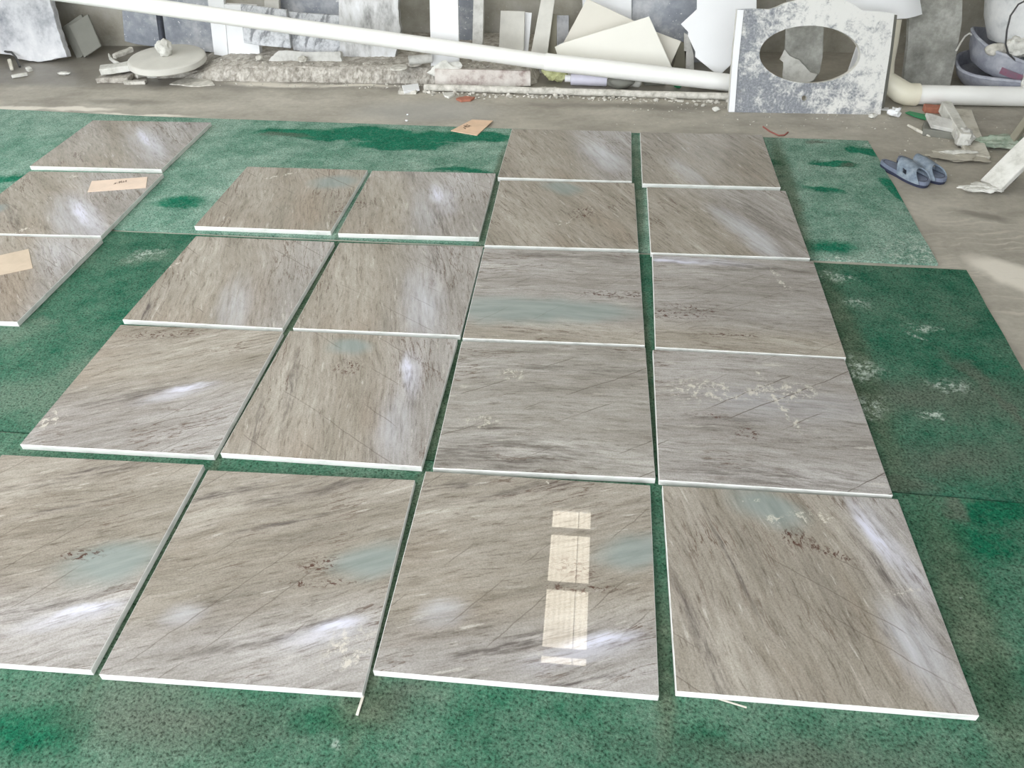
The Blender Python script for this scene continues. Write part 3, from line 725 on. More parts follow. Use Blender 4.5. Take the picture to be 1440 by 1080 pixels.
P('stone_strip', [(669,-120),(683,-120),(678,99),(663,99)], 4.80, 9, .045, M['lightstone'], 'narrow light stone post right of the tall white board', 'stone strip', zb=.07)
P('stone_slab', [(640,-120),(672,-120),(672,100),(640,100)], 5.2, 7, .03, M['bluegrey'], 'blue grey slab between the tall white board and the stone post', 'stone slab', zb=.1)
P('white_tile', [(704,15),(738,16),(736,100),(700,98)], 4.96, 9, .012, M['beigeboard'], 'short off-white tile standing right of the stone post', 'tile', zb=.06)
P('white_tile', [(734,17),(748,18),(740,102),(728,101)], 5.0, 9, .012, M['whiteboard'], 'white tile half hidden behind the short off-white tile', 'tile', zb=.06)
P('white_board', [(772,-60),(788,-60),(766,106),(741,104)], 4.88, 12, .02, M['beigeboard'], 'pale narrow board slanting left beside the cream tiles', 'board', zb=.02)
P('white_board', [(775,19),(783,20),(782,110),(757,108)], 4.94, 11, .015, M['olive'], 'olive board behind the slanting pale board', 'board', zb=.02)
P('stone_slab', [(783,22),(800,22),(800,90),(783,90)], 5.15, 8, .03, M['dustslab'], 'grey mottled slab showing left of the cream tiles', 'stone slab', zb=.0)
P('white_sheet', [(815,-120),(889,-120),(888,60),(820,40)], 5.12, 6, .01, M['whiteboard'], 'white sheet standing behind the two big cream tiles', 'sheet', zb=.0)
P('cream_tile', [(825.5,-2),(889,28),(925,46),(890,122),(800,122),(788,68)], 4.94, 14, .012, M['cream2'], 'ivory square tile turned on its corner, behind the big cream tile', 'tile', zb=.0)
P('cream_tile', [(780,66),(790,61),(913,23),(930,61),(947,99),(957,124),(803,124),(784,78)], 4.78, 15, .012, M['cream'], 'big cream tile leaning behind the slanting pipe', 'tile', zb=.0)
P('cream_tile', [(918,43),(958,58),(934,112),(915,112)], 4.90, 13, .012, M['cream2'], 'small ivory tile corner right of the big cream tile', 'tile', zb=.0)
P('stone_slab', [(880,-120),(1040,-120),(1042,124),(975,118),(972,60),(890,60)], 5.12, 9, .03, M['bluegrey'], 'dark grey slab behind the torn white sheet', 'stone slab', zb=.0)
P('stone_strip', [(962,46),(969,50),(976,78),(976,124),(964,122),(965,72),(962,72)], 4.95, 8, .02, M['lightstone'], 'narrow pale strip by the edge of the torn white sheet', 'stone strip', zb=.0)
P('stone_strip', [(955,58),(962,60),(965,100),(964,122),(935,122),(946,96)], 5.02, 8, .02, M['olive'], 'olive strip between the ivory tile and the pale strip', 'stone strip', zb=.0)
P('white_sheet', [(981,-120),(980,13),(957.5,34),(968,45),(967.5,51),(978,73),(977.5,80),(1011,107),(1027,92),(1040,60),(1064,30),(1064,-120)], 4.70, 16, .008, M['whiteboard'], 'torn bright white sheet with a pointed lower end beside the oval-hole stone', 'sheet', zb=.04)
P('stone_slab', [(1277,60),(1284,-120),(1357,-120),(1353,30),(1343,90),(1335,127),(1269,124)], 4.70, 9, .04, M['greyslab'], 'tall grey scratched slab left of the stacked tubs', 'stone slab')
P('stone_strip', [(1107,0),(1160,0),(1157,80),(1153,102),(1146,113),(1138,118),(1100,116),(1104,70)], 4.66, 10, .02, M['greyslab'], 'grey tile seen through the oval hole', 'tile')
P('white_board', [(1210,50),(1222,54),(1198,124),(1186,120)], 4.74, 8, .015, M['whiteboard'], 'white board edge at the right inside the oval hole', 'board')
P('plaster_rag', [(1104,70),(1110,78),(1124,84),(1140,102),(1150,104),(1144,113),(1136,117),(1101,116),(1102,88),(1097,84)], 4.63, 10, .02, M['dustwhite'], 'dried cream plaster flap at the bottom of the oval hole', 'plaster', broken=.2)
P('stone_strip', [(1252,20),(1262,21),(1256,70),(1249,120),(1241,164),(1232,164),(1240,110)], 4.345, 13, .02, M['greytile'], 'dark grey slab edge showing behind the right side of the oval-hole stone', 'stone strip')
# strip in front of the footing
P('stone_strip', [(611,97),(660,98),(746,100),(746.5,121),(690,123),(640,123),(612,122)], 4.615, 6, .03, M['brownmott'], 'blotched brownish stone strip behind the thin floor pipe', 'stone strip')
lump('plaster_lump', (628,119), (.19,.035,.12), M['dustwhite'], 'white plaster lump at the foot of the tall white board', 'plaster', 5, amt=.5, freq=3)
# white sheet top right: curved
def curved_sheet():
    bm = bmesh.new(); rows = []
    edge = [(1186,4),(1200,12),(1218,20),(1240,25),(1258,27),(1275,26),(1288,23),(1297,20)]
    top = [(1196,-60),(1210,-60),(1225,-60),(1240,-60),(1255,-60),(1268,-60),(1278,-60),(1284,-60)]
    ys = [4.66,4.60,4.57,4.56,4.56,4.57,4.59,4.62]
    for e, t, y in zip(edge, top, ys): rows.append([W(e[0]+(t[0]-e[0])*k/4, e[1]+(t[1]-e[1])*k/4, y+.05*k/4) for k in range(5)])
    V = [[bm.verts.new(p) for p in r] for r in rows]
    for a, b in zip(V, V[1:]):
        for k in range(4): bm.faces.new((a[k], b[k], b[k+1], a[k+1]))
    bmesh.ops.recalc_face_normals(bm, faces=bm.faces)
    if sum(f.normal.y for f in bm.faces) > 0: bmesh.ops.reverse_faces(bm, faces=bm.faces)
    bmesh.ops.solidify(bm, geom=bm.faces[:], thickness=.004)
    o = link('plastic_sheet', bm, M['whiteboard'], None, True); recenter(o)
    return tag(o, 'curved white plastic sheet above the oval-hole stone', 'sheet')
curved_sheet()

# ------------------------------------- stone with the oval sink cut-out
def vanity():
    lean = 13; n = Vector((0, -math.cos(R(lean)), math.sin(R(lean))))
    p0 = G(1026,157,0)*.5+G(1237,162,0)*.5; p0.z = 0
    q = lambda x, y: PL(x, y, p0, n)
    up = Vector((0, math.sin(R(lean)), math.cos(R(lean)))); ux = up.cross(n)*-1
    if ux.x < 0: ux = -ux
    to2 = lambda p: ((p-p0).dot(ux), (p-p0).dot(up))
    outer = [(1024,157.5),(1027,120),(1031,70),(1037,13),(1060,12),(1082,13),(1092,10),(1105,4),(1125,-1),(1145,-4),(1168,-4),(1188,0),(1203,8),(1213,15),(1235,16),(1258,19),(1252,70),(1245,115),(1238,162.5),(1180,161),(1100,159)]
    o2 = [to2(q(*p)) for p in outer]; o2[0] = (o2[0][0], 0.0); o2[-3] = (o2[-3][0], .0); o2[-2] = (o2[-2][0], .0); o2[-1] = (o2[-1][0], .0)
    hc = [to2(q(1139+71*math.cos(a), 76.5-40.5*math.sin(a)-3*math.cos(a)*0)) for a in [2*math.pi*k/48 for k in range(48)]]
    fc = [to2(q(1131+3.8*math.cos(a), 138+4*math.sin(a))) for a in [2*math.pi*k/12 for k in range(12)]]
    bm = bmesh.new()
    es = []
    for lp in (o2, hc, fc):
        vs = [bm.verts.new((x, 0, z)) for x, z in lp]
        es += [bm.edges.new((vs[k], vs[(k+1) % len(vs)])) for k in range(len(vs))]
    bmesh.ops.triangle_fill(bm, edges=es, use_beauty=True)
    # drop triangles that fell inside the holes
    def inside(pt, lp):
        c = False
        for k in range(len(lp)):
            a, b = lp[k], lp[(k+1) % len(lp)]
            if (a[1] > pt[1]) != (b[1] > pt[1]) and pt[0] < (b[0]-a[0])*(pt[1]-a[1])/(b[1]-a[1])+a[0]: c = not c
        return c
    bad = [f for f in bm.faces if inside((f.calc_center_median().x, f.calc_center_median().z), hc) or inside((f.calc_center_median().x, f.calc_center_median().z), fc)]
    bmesh.ops.delete(bm, geom=bad, context='FACES_ONLY')
    r = bmesh.ops.extrude_face_region(bm, geom=bm.faces[:])
    bmesh.ops.translate(bm, vec=(0,.045,0), verts=[v for v in r['geom'] if isinstance(v, bmesh.types.BMVert)])
    bmesh.ops.recalc_face_normals(bm, faces=bm.faces)
    bm.normal_update()
    for f in bm.faces: f.material_index = 0 if abs(f.normal.y) > .7 else 1
    o = link('sink_top', bm, [M['vanity'], M['dustwhite']])
    m = Matrix((ux, -n, up)).transposed().to_4x4(); m.translation = p0+Vector((0,0,.0))
    o.matrix_world = m
    e = [q(x, y) for x, y in [(1024.5,157.3),(1031,70),(1037,13.5),(1046,14),(1038,90),(1033,157.3)]]
    bm = prism_bm([p+n*.006 for p in e], -n*.008, .001); bmesh.ops.transform(bm, matrix=m.inverted(), verts=bm.verts)
    w = link('edge_strip', bm, M['whiteboard'], o); w['label'] = 'bright white upright edge strip'
    tag(o, 'stained white stone washbasin top with an oval cut-out leaning by the wall', 'sink top')
vanity()

# -------------------------------------------------- disc base with pole
def disc_base():
    c = G(234,79,.125)
    root = empty('parasol_base', c, 'round dusty disc base with a dark pole, propped on rubble', 'stand')
    tilt = Matrix.Rotation(R(2.5), 4, 'X') @ Matrix.Rotation(R(1), 4, 'Y')
    bm = lathe_bm([(0,.004),(.05,.004),(.215,-.002),(.224,-.003),(.230,-.008),(.232,-.036),(.226,-.042),(0,-.045)], 56)
    bmesh.ops.transform(bm, matrix=tilt, verts=bm.verts); o = link('base_disc', bm, M['disc'], root, True); o.data.set_sharp_from_angle(angle=R(35))
    bm = lump_bm((.09,.09,.10), 4, 4, .3, 3.4); bmesh.ops.translate(bm, vec=(.0,0,.05), verts=bm.verts)
    link('pole_collar', bm, M['dustwhite'], root, True)
    pt = W(213,-60,4.86)-c
    bm = tube_bm([Vector((0,0,.06)), pt], .019, 18); link('pole', bm, M['tread'], root, True)
disc_base()
o = link('timber_offcut', beam_bm(G(141,99,.065), G(203,90,.07), .095, .035, .003, rough=.003), M['dustwhite']); recenter(o); tag(o, 'white flat timber piece sticking out left of the disc base', 'timber')
o = link('timber_offcut', beam_bm(G(160,80,.045), G(186,69,.06), .035, .03, .006, rough=.006), M['plaster']); recenter(o); tag(o, 'short rough plaster stick behind the disc base, by its left rim', 'timber')
o = link('curved_shard', tube_bm([G(153,76,.03), G(156,83,.02), G(163,88,.012), G(170,91,.012)], [.005,.012,.014,.008], 8), M['dustwhite'], None, True); recenter(o); tag(o, 'curved white shard left of the disc base', 'shard')
def rough_block(name, px, size, mat, label, cat, seed, z=0, rot=0):
    bm = box_bm(*size, min(size)*.12)
    bmesh.ops.subdivide_edges(bm, edges=bm.edges[:], cuts=2, use_grid_fill=True)
    for v in bm.verts: v.co += mnoise.noise_vector(v.co*30+Vector((seed,seed,0)))*min(size)*.16; v.co.z += size[2]/2
    o = link(name, bm, mat); o.location = G(px[0], px[1], z); o.rotation_euler = (0,0,rot)
    return tag(o, label, cat)
rough_block('stone_block', (216,108), (.075,.07,.055), M['dustwhite'], 'white stone block under the front of the disc base', 'stone', 2, 0, .4)
rough_block('stone_block', (197,108), (.06,.06,.04), M['plaster'], 'crumbly plaster block just left of the white block under the disc', 'stone', 3, 0, .9)
rough_block('stone_block', (191,118), (.135,.035,.02), M['plaster'], 'small plaster bar on the floor in front of the disc base', 'stone', 4, 0, .1)
rough_block('stone_block', (165,112), (.20,.14,.03), M['ledge'], 'flat concrete piece beneath the white timber', 'stone', 5, 0, .1)
rough_block('stone_block', (262,100), (.3,.26,.04), M['ledge'], 'flat concrete rubble under the right side of the disc base', 'stone', 6, 0, .2)
chip('cement_patch', [(238,118),(258,110),(280,108),(297,112),(302,119),(280,121)], M['plaster'], 'flat dried cement patch in front of the disc base', 'cement', 0, .006, broken=.3)
# wire and rods at the far left
o = link('bent_rod', tube_bm([G(-12,70,.02), G(2,71,.06), G(10,73,.07), G(16,73.5,.07), G(22,80,.05), G(28,94,.008)], .007, 8), M['wire'], None, True); recenter(o); tag(o, 'bent dark metal rod in front of the dusty white slab', 'rod')
o = link('plaster_stick', beam_bm(G(13,84,.05), G(17,98,.012), .022, .018, .004, rough=.003), M['stick']); recenter(o); tag(o, 'short pale stick standing beside the bent rod', 'stick')
o = link('plaster_stick', beam_bm(G(16,108,.012), G(39,104,.012), .022, .02, .004, rough=.003), M['dustwhite']); recenter(o); tag(o, 'short white stick lying on the wet floor at the far left', 'stick')
rough_block('plaster_chip', (42,100), (.04,.03,.022), M['dustwhite'], 'white square chip near the lying white stick', 'chip', 8, 0, -.6)
lump('paper_scrap', (91,105), (.075,.035,.018), M['dustwhite'], 'crumpled white scrap alone on the wet floor at the left', 'paper', 9, amt=.5, freq=4)
# small things on the footing
o = link('lid', lathe_bm([(0,.010),(.012,.012),(.02,.008),(.048,.009),(.053,.004),(.052,0),(0,0)], 32), M['plaster'], None, True); o.location = G(561,96,.10); tag(o, 'small round dusty lid on the footing', 'lid')
o = link('stone_log', tube_bm([G(575,85,.135), G(590,83.5,.135), G(607,82,.135)], .026, 12), M['lightstone'], None, True); recenter(o); tag(o, 'short pale cylinder lying left of the tall white board', 'stone')
lump('stone_block', (583,93), (.10,.06,.03), M['ledge'], 'rubble lump under the short pale cylinder', 'stone', 12, z=.09, amt=.3)
lump('plaster_lump', (366,85), (.05,.04,.03), M['plaster'], 'small plaster lump by the wide off-white block', 'plaster', 13, z=.095)
lump('plaster_lump', (427,88), (.06,.05,.035), M['plaster'], 'plaster lump in front of the light stone strip', 'plaster', 14, z=.09, amt=.5, freq=3)
# things under the slanting pipe
rough_block('timber_offcut', (715,97), (.42,.04,.05), M['olive'], 'dark timber piece behind the blotched strip', 'timber', 15, .02, -.03)
def crumple(name, c, size, mat, label, cat, seed, amt=.5, sub=4, freq=3.2):
    bm = lump_bm(size, seed, sub, amt, freq)
    for v in bm.verts: v.co += mnoise.noise_vector(v.co*55+Vector((seed,0,0)))*min(size)*.12
    mz = min(v.co.z for v in bm.verts)
    for v in bm.verts: v.co.z -= mz
    o = link(name, bm, mat, None, True); o.location = c
    return tag(o, label, cat)
crumple('rag', G(781,121,.0)+Vector((0,.05,.0)), (.155,.08,.12), M['glove'], 'crumpled pale yellow green rag under the slanting pipe', 'rag', 21, .35)
ca, cb = G(802,122,0)+Vector((0,.03,.038)), G(853,124,0)+Vector((0,.03,.038))
root = empty('plastic_bottle', ca-Vector((0,0,.038)), 'lilac white bottle lying between the two white pipes', 'bottle')
bm = tube_bm([Vector((0,0,.038)), Vector((.004,0,.038)), cb-ca+Vector((-.008,0,.038)), cb-ca+Vector((0,0,.038))], [.030,.037,.037,.033], 24)
link('bottle_body', bm, M['lilac'], root, True)
w = link('bottle_cap', tube_bm([Vector((-.034,0,.038)), Vector((-.001,0,.038))], .02, 18), M['whiteboard'], root, True); w['label'] = 'bright white cap'
lump('stone_block', (872,124), (.17,.10,.085), M['greytile'], 'dark grey stone lump right of the lilac bottle', 'stone', 24, amt=.25)
lump('plaster_lump', (890,122), (.12,.06,.085), M['dustwhite'], 'white plaster lump beneath the slanting pipe', 'plaster', 25, amt=.4)
lump('plastic_scrap', (954,124), (.045,.03,.03), M['greenplastic'], 'small bright green scrap beneath the slanting pipe', 'scrap', 26, amt=.4)
rough_block('stone_block', (920,118), (.13,.06,.06), M['greytile'], 'grey stone piece left of the green scrap', 'stone', 27, 0, .1)
rough_block('stone_block', (1000,122), (.26,.05,.05), M['greytile'], 'long grey stone piece near the right end of the slanting pipe', 'stone', 28, 0, .0)

# ------------------------------------------------------ chips on the floor
chip('tile_chip', [(565,120),(588,117),(590,125),(568,129)], M['whiteboard'], 'bright white tile chip at the end of the thin floor pipe', 'chip', .012, .012)
rough_block('stone_block', (574,131), (.11,.05,.02), M['plaster'], 'plaster piece under the bright white tile chip', 'stone', 31)
chip('brick_fragment', [(641,138),(655,134.5),(668,136),(662,140),(648,141)], M['brick'], 'flat red brick fragment in front of the thin pipe', 'brick', 0, .012, broken=.2)
chip('plaster_chip', [(623,130),(638,129),(640,132),(631,136),(625,134)], M['dustwhite'], 'white chip left of the red brick fragment', 'chip', 0, .012)
crumple('paper_scrap', G(780,128,0), (.06,.04,.02), M['whiteboard'], 'bright white crumpled paper below the yellow green rag', 'paper', 33, .5, 3)
crumple('paper_scrap', G(797,133,0), (.10,.04,.018), M['dustwhite'], 'cream crumpled paper right of the bright white one', 'paper', 34, .6, 3)
crumple('plaster_lump', G(764,128,0), (.07,.03,.02), M['plaster'], 'plaster crumbs lump left of the bright white paper', 'plaster', 35, .6, 3)
crumple('plaster_lump', G(852,133,0), (.11,.03,.016), M['plaster'], 'plaster crumbs lump below the lilac bottle', 'plaster', 36, .6, 3)
crumple('plaster_lump', G(941,139,0), (.055,.035,.022), M['plaster'], 'plaster lump in front of the thin pipe below the green scrap', 'plaster', 37, .6, 3)
crumple('plaster_lump', G(1006,157,0), (.04,.03,.024), M['dustwhite'], 'small white lump left of the oval-hole stone foot', 'plaster', 38, .4, 3)
crumple('plaster_lump', G(1226,166,0), (.042,.03,.022), M['dustwhite'], 'small white lump by the right foot of the oval-hole stone', 'plaster', 39, .4, 3)
crumple('paper_scrap', G(1258,164,0), (.065,.045,.045), M['whiteboard'], 'crumpled white paper in front of the pipe elbow', 'paper', 40, .7, 3)
chip('plaster_chip', [(1236,150),(1250,151),(1250,154.5),(1237,153)], M['whiteboard'], 'white sliver beside the foot of the pipe elbow', 'chip', 0, .008)
for (px, py, s) in [(573,162,.012),(572,171,.018)]:
    lump('plaster_chip', (px,py), (s,s*.8,s*.6), M['whiteboard'], 'tiny white chip on the concrete left of the cardboard scrap', 'chip', int(px+py), sub=2, group='white chips by the cardboard scrap')
o = link('plastic_strip', tube_bm([G(1073,178,.003), G(1083,185,.003), G(1095,190.5,.004), G(1103,190,.004), G(1108,186,.003)], .004, 6), M['redline'], None, True); recenter(o); tag(o, 'thin dull red strip curved on the concrete below the oval-hole stone', 'strip')
# splinters by the front slabs
o = link('wood_splinter', beam_bm(G(511,978,.010), G(502,1006,.010), .006, .003, .0006), M['stick']); recenter(o); tag(o, 'pale splinter poking out from under a front-row slab corner', 'splinter')
o = link('wood_splinter', beam_bm(G(1008,982,.010), G(1050,995,.010), .0035, .002, .0004), M['stick']); recenter(o); tag(o, 'thin pale straw along the front edge of the bottom right slab', 'splinter')
# fine grit: nobody could count it
def grit():
    bm = bmesh.new(); rnd = random.Random(3)
    def add(x, y, z, s):
        r = bmesh.ops.create_icosphere(bm, subdivisions=1, radius=s, matrix=Matrix.Translation((x,y,z+s*.4)) @ Matrix.Rotation(rnd.uniform(0,6), 4, 'Z') @ Matrix.Diagonal((rnd.uniform(.7,1.5), rnd.uniform(.6,1.2), rnd.uniform(.4,.8), 1)))
        for v in r['verts']: v.co += Vector((rnd.uniform(-1,1), rnd.uniform(-1,1), rnd.uniform(-.4,.6)))*s*.3
    for _ in range(230):
        t = rnd.random(); p = ta.lerp(tb, t)
        add(p.x, p.y-.02-abs(rnd.gauss(0,.03)), 0, rnd.uniform(.002,.009) if rnd.random() < .8 else rnd.uniform(.009,.016))
    for _ in range(120): add(rnd.uniform(.1,1.55), rnd.uniform(4.05,4.42), 0, rnd.uniform(.0015,.005))
    for _ in range(80): add(rnd.uniform(-2.4,-.5), rnd.uniform(4.72,4.82), .085, rnd.uniform(.003,.009))
    for _ in range(90): add(rnd.uniform(-2.3,-.9), rnd.uniform(4.56,4.65), 0, rnd.uniform(.002,.007))
    for _ in range(60): add(rnd.uniform(1.4,2.2), rnd.uniform(3.5,4.3), 0, rnd.uniform(.0015,.006))
    o = link('grit', bm, M['plaster']); tag(o, 'plaster crumbs and stone grit scattered along the thin floor pipe', 'grit', kind='stuff')
grit()

# --------------------------------------------------------------- tubs
def tub(name, c, r, h, tilt, mat, label, seed, extra=None):
    root = empty(name, c, label, 'tub', 'dusty rubber tubs stacked at the right')
    rot = Matrix.Rotation(R(tilt[0]), 4, 'X') @ Matrix.Rotation(R(tilt[1]), 4, 'Y')
    prof = [(0,0),(r*.70,.0),(r*.80,.012),(r*.92,h*.5),(r*.985,h),(r,h+.012),(r*.985,h+.02),(r*.955,h+.012),(r*.90,h*.5),(r*.76,.03),(0,.024)]
    bm = lathe_bm(prof, 56)
    for v in bm.verts: v.co += mnoise.noise_vector(v.co*5+Vector((seed,0,0)))*.016*min(1, v.co.z/h+.2)
    bmesh.ops.transform(bm, matrix=rot, verts=bm.verts); link('tub_body', bm, mat, root, True)
    bm = tube_bm([Vector((r*math.cos(a)*.995, r*math.sin(a)*.995, h+.012)) + mnoise.noise_vector(Vector((r*math.cos(a), r*math.sin(a), h))*5+Vector((seed,0,0)))*.016 for a in [2*math.pi*k/56 for k in range(57)]], .009, 8)
    bmesh.ops.transform(bm, matrix=rot, verts=bm.verts); link('rolled_rim', bm, mat, root, True)
    return root, rot
tc = W(1422,106,4.75)
TB = Vector((tc.x, 4.75, 0))
tub('rubber_tub', TB, .31, .10, (0,0), M['bowl'], 'lowest of the three stacked dusty grey tubs', 1)
r2, rot2 = tub('rubber_tub', TB+Vector((.0,-.01,.07)), .31, .13, (3,12), M['bowl'], 'middle tub of the stack with a faded pink mark, holding stones', 2)
# pink faded mark on the middle tub
bm = bmesh.new(); rr = .31
rows = []
for z in (.045,.062,.08):
    rows.append([bm.verts.new((rr*(.845+.11*z/.085*.9+.018)*math.cos(a), rr*(.845+.11*z/.085*.9+.018)*math.sin(a), z)) for a in [R(228+k*1.9) for k in range(13)]])
for a, b in zip(rows, rows[1:]):
    for k in range(12): bm.faces.new((a[k], a[k+1], b[k+1], b[k]))
bmesh.ops.solidify(bm, geom=bm.faces[:], thickness=.003)
bmesh.ops.transform(bm, matrix=rot2, verts=bm.verts)
w = link('painted_mark', bm, M['pink'], r2, True); w['label'] = 'faded pink painted mark'
tub('rubber_tub', TB+Vector((.06,.0,.262)), .30, .24, (-5,-6), M['bowl2'], 'topmost pale tub of the stack, tilted', 3)
crumple('rag', W(1434,70,4.56)+Vector((0,0,-.04)), (.15,.10,.10), M['dustwhite'], 'dusty ribbed cloth bundle inside the middle tub', 'rag', 44, .3)
lump('stone_block', W(1401,72,4.58)+Vector((0,0,-.03)), (.11,.08,.07), M['plaster'], 'rounded dusty stone at the left inside the middle tub', 'stone', 45, amt=.2)
crumple('rag', W(1430,148,4.45)+Vector((0.01,0,-.0)), (.07,.06,.24), M['dustwhite'], 'dusty white cloth draped over the end of the right floor pipe', 'rag', 46, .3)
o = link('loose_wire', tube_bm([W(1448,-2,4.48), W(1432,6,4.47), W(1421,22,4.46), W(1416,42,4.46), W(1414,62,4.46), W(1418,76,4.46), W(1428,85,4.47), W(1446,87,4.47)], .0045, 8), M['wire'], None, True); recenter(o); tag(o, 'dark wire loop hanging over the stacked tubs', 'wire')
o = link('rope', tube_bm([W(1345,71,4.655), W(1351,60,4.72), W(1357,51,4.78), W(1363,47,4.80), W(1371,51,4.79)], .005, 8), M['dustwhite'], None, True); recenter(o); tag(o, 'pale cord curling at the left rim of the middle tub', 'cord')

# ---------------------------------------------------- timber pile at right
def bar(name, a, b, w, h, mat, label, cat, rough=.002):
    o = link(name, beam_bm(a, b, w, h, .003, rough=rough), mat); recenter(o); return tag(o, label, cat)
o = P('stone_offcut', [(1302.5,158),(1345,169.5),(1347,183),(1311,176)], None, 72, .02, M['lightstone'], 'grey white stone offcut propped on the timber pile', 'stone offcut', zb=.05)
o2 = rough_block('stone_block', (1322,188), (.17,.12,.035), M['greytile'], 'dark stone under the grey white offcut', 'stone', 50, 0, -.3)
bar('timber_bar', G(1329,150,.05), G(1356,197,.05), .05, .055, M['dustwhite'], 'white square timber bar, left one of the pile near the sandals', 'timber')
bar('timber_bar', G(1350,156,.03), G(1375,222,.012), .105, .022, M['stick'], 'wide flat timber lath with pale patches, right one of the pile', 'timber')
crumple('cloth_wrap', G(1351,205,0), (.085,.12,.075), M['lightstone'], 'grey cloth wrapped round the end of the white timber bar', 'rag', 51, .25)
crumple('plastic_bag', G(1348,222,0)+Vector((0,0,0)), (.24,.14,.022), M['bag'], 'crumpled clear plastic film at the foot of the timber pile', 'bag', 52, .5)
crumple('paper_scrap', G(1348,218,.012), (.15,.035,.02), M['dustwhite'], 'white paper strip on the clear plastic film', 'paper', 53, .5)
chip('plastic_strap', [(1273,158),(1279,156),(1303,161),(1302,168),(1285,163)], M['greenplastic'], 'bright green plastic strap beside the grey white offcut', 'strap', .006, .004)
rough_block('brick_fragment', (1312,157), (.10,.06,.03), M['brick'], 'reddish brick piece behind the grey white offcut', 'brick', 54, 0, -.1)
o = link('plaster_stick', tube_bm([G(1277,176,.008), G(1292,184,.01), G(1308,192,.006)], [.006,.009,.003], 8), M['stick'], None, True); recenter(o); tag(o, 'thin pale stick on the concrete left of the timber pile', 'stick')
crumple('rag', G(1408,207,0), (.24,.10,.05), M['greencloth'], 'dusty green cloth twisted beside the white trestle leg', 'rag', 55, .4)
la, lb = G(1391,268,.0), W(1545,112,3.62)
bar('trestle_leg', la+Vector((0,0,.02)), lb, .105, .03, M['dustwhite'], 'white board leg slanting in at the right picture edge', 'board', .002)
crumple('plaster_lump', G(1378,270,0), (.15,.07,.03), M['dustwhite'], 'crumbly white plaster at the foot of the slanting white leg', 'plaster', 56, .6)
bar('timber_bar', G(1419,204,.02), W(1500,92,3.95), .035, .03, M['olive'], 'thin brown pole behind the white board leg', 'timber')
o = link('loose_wire', tube_bm([G(1417,252,.004), G(1424,255,.004), G(1431,248,.01), G(1436,240,.03)], .004, 6), M['wire'], None, True); recenter(o); tag(o, 'short dark wire curl behind the white board leg', 'wire')

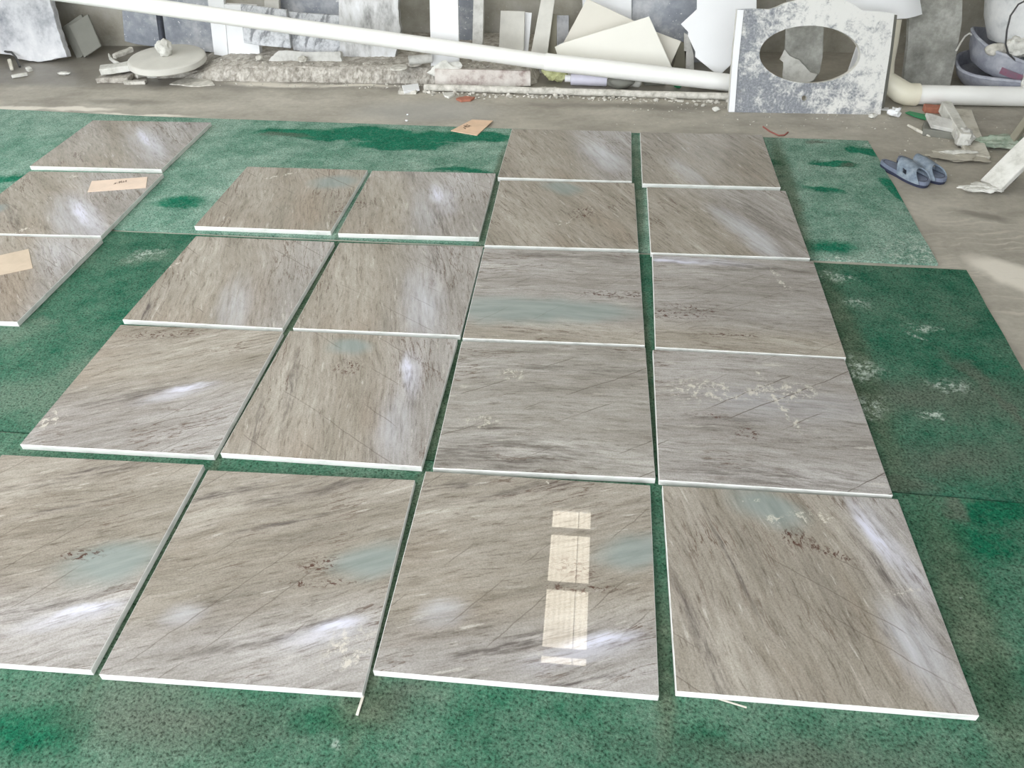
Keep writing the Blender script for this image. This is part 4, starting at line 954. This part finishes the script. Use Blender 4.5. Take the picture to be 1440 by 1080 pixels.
# --------------------------------------------------------------- sandals
def foot_outline(n=44, L=.265, Wd=.090, mir=1):
    pts = []
    for k in range(n):
        t = 2*math.pi*k/n; x = .5*L*math.cos(t)
        u = (x/L+.5)                                  # 0 heel .. 1 toe
        half = Wd*.5*(.72+.30*u-.10*math.exp(-((u-.42)/.16)**2))
        y = half*math.copysign(abs(math.sin(t))**.72, math.sin(t))
        pts.append((x, y+mir*.006*math.sin(u*3.1)))
    return pts
def sandal(heel, toe, mir, label):
    c = (heel+toe)/2; d = toe-heel; ang = math.atan2(d.y, d.x); L = d.length
    root = empty('sandal', Vector((c.x, c.y, 0)), label, 'sandal', 'pair of grey blue slide sandals'); root.rotation_euler = (0,0,ang)
    ol = foot_outline(L=L, mir=mir)
    def layer(name, s0, z0, s1, z1, mat, lab, dish=0):
        bm = bmesh.new(); n = len(ol)
        hz = lambda x: .008*max(0, -x/L*2)+.004*max(0, x/L*2-.5)
        a = [bm.verts.new((x*s0, y*s0, z0+(hz(x) if z0 > .001 else 0))) for x, y in ol]; b = [bm.verts.new((x*s1, y*s1, z1+hz(x))) for x, y in ol]
        i = [bm.verts.new((x*s1*.90, y*s1*.86, z1+hz(x)-dish)) for x, y in ol]
        for k in range(n):
            k2 = (k+1) % n
            bm.faces.new((a[k], a[k2], b[k2], b[k])); bm.faces.new((b[k], b[k2], i[k2], i[k]))
        bm.faces.new(i); bm.faces.new(a[::-1])
        bmesh.ops.recalc_face_normals(bm, faces=bm.faces)
        o = link(name, bm, mat, root, False); o['label'] = lab; return o
    layer('outsole', .97, 0, 1.0, .012, M['sandal_sole'], 'dark navy outsole')
    layer('midsole', 1.0, .012, .985, .028, M['sandal_mid'], 'worn blue grey midsole')
    layer('footbed', .90, .0255, .90, .0285, M['sandal_sole'], 'dark navy footbed', .002)
    # strap: a band arched over the foot, open at the toe, with a slot on each side
    bm = bmesh.new(); nu, nv = 14, 22; g = []
    for i in range(nu+1):
        u = i/nu; row = []
        for j in range(nv+1):
            v = j/nv; th = math.pi*v
            # the band's rear edge sits further back at the top, its front edge is cut away over the toes
            x0 = -.03*L - .12*L*math.sin(th); x1 = .42*L - .19*L*math.sin(th)**1.5
            x = x0+(x1-x0)*u
            k = x/L+.5
            half = .090*.5*(.72+.30*k-.10*math.exp(-((k-.42)/.16)**2))*math.sqrt(max(.05, 1-(abs(x)/(.5*L))**3.2))*1.04
            hgt = .060-.020*max(0, (x/L-.0)/.36)
            row.append(bm.verts.new((x, half*math.cos(th)+mir*.006*math.sin(k*3.1), .016+hgt*math.sin(th)**.75)))
        g.append(row)
    for i in range(nu):
        for j in range(nv):
            if i in (4,5,6) and j in (2,3,nv-3,nv-4) : continue
            bm.faces.new((g[i][j], g[i+1][j], g[i+1][j+1], g[i][j+1]))
    bmesh.ops.recalc_face_normals(bm, faces=bm.faces)
    bmesh.ops.solidify(bm, geom=bm.faces[:], thickness=-.006)
    o = link('strap', bm, M['sandal_strap'], root, True); o['label'] = 'dusty blue grey strap with side slots'
sandal(G(1238.5,231,.01), G(1304,262,.01), 1, 'grey blue slide sandal nearer the green carpet')
sandal(G(1262,226,.01), G(1328,257,.01), -1, 'grey blue slide sandal farther from the green carpet')

# ------------------------------------------------------------------ light
w = bpy.data.worlds.new('daylight'); SC.world = w; w.use_nodes = True
bg = w.node_tree.nodes['Background']; bg.inputs[0].default_value = (.92, .96, 1, 1); bg.inputs[1].default_value = 5.6
SC.view_settings.view_transform = 'Standard'; SC.view_settings.look = 'None'
SC.view_settings.gamma = 1; SC.view_settings.use_curve_mapping = False
SC.view_settings.exposure = -0.2
SC.cycles.use_denoising = True
SC.cycles.max_bounces = 6; SC.cycles.diffuse_bounces = 4; SC.cycles.glossy_bounces = 3
SC.cycles.sample_clamp_indirect = 8
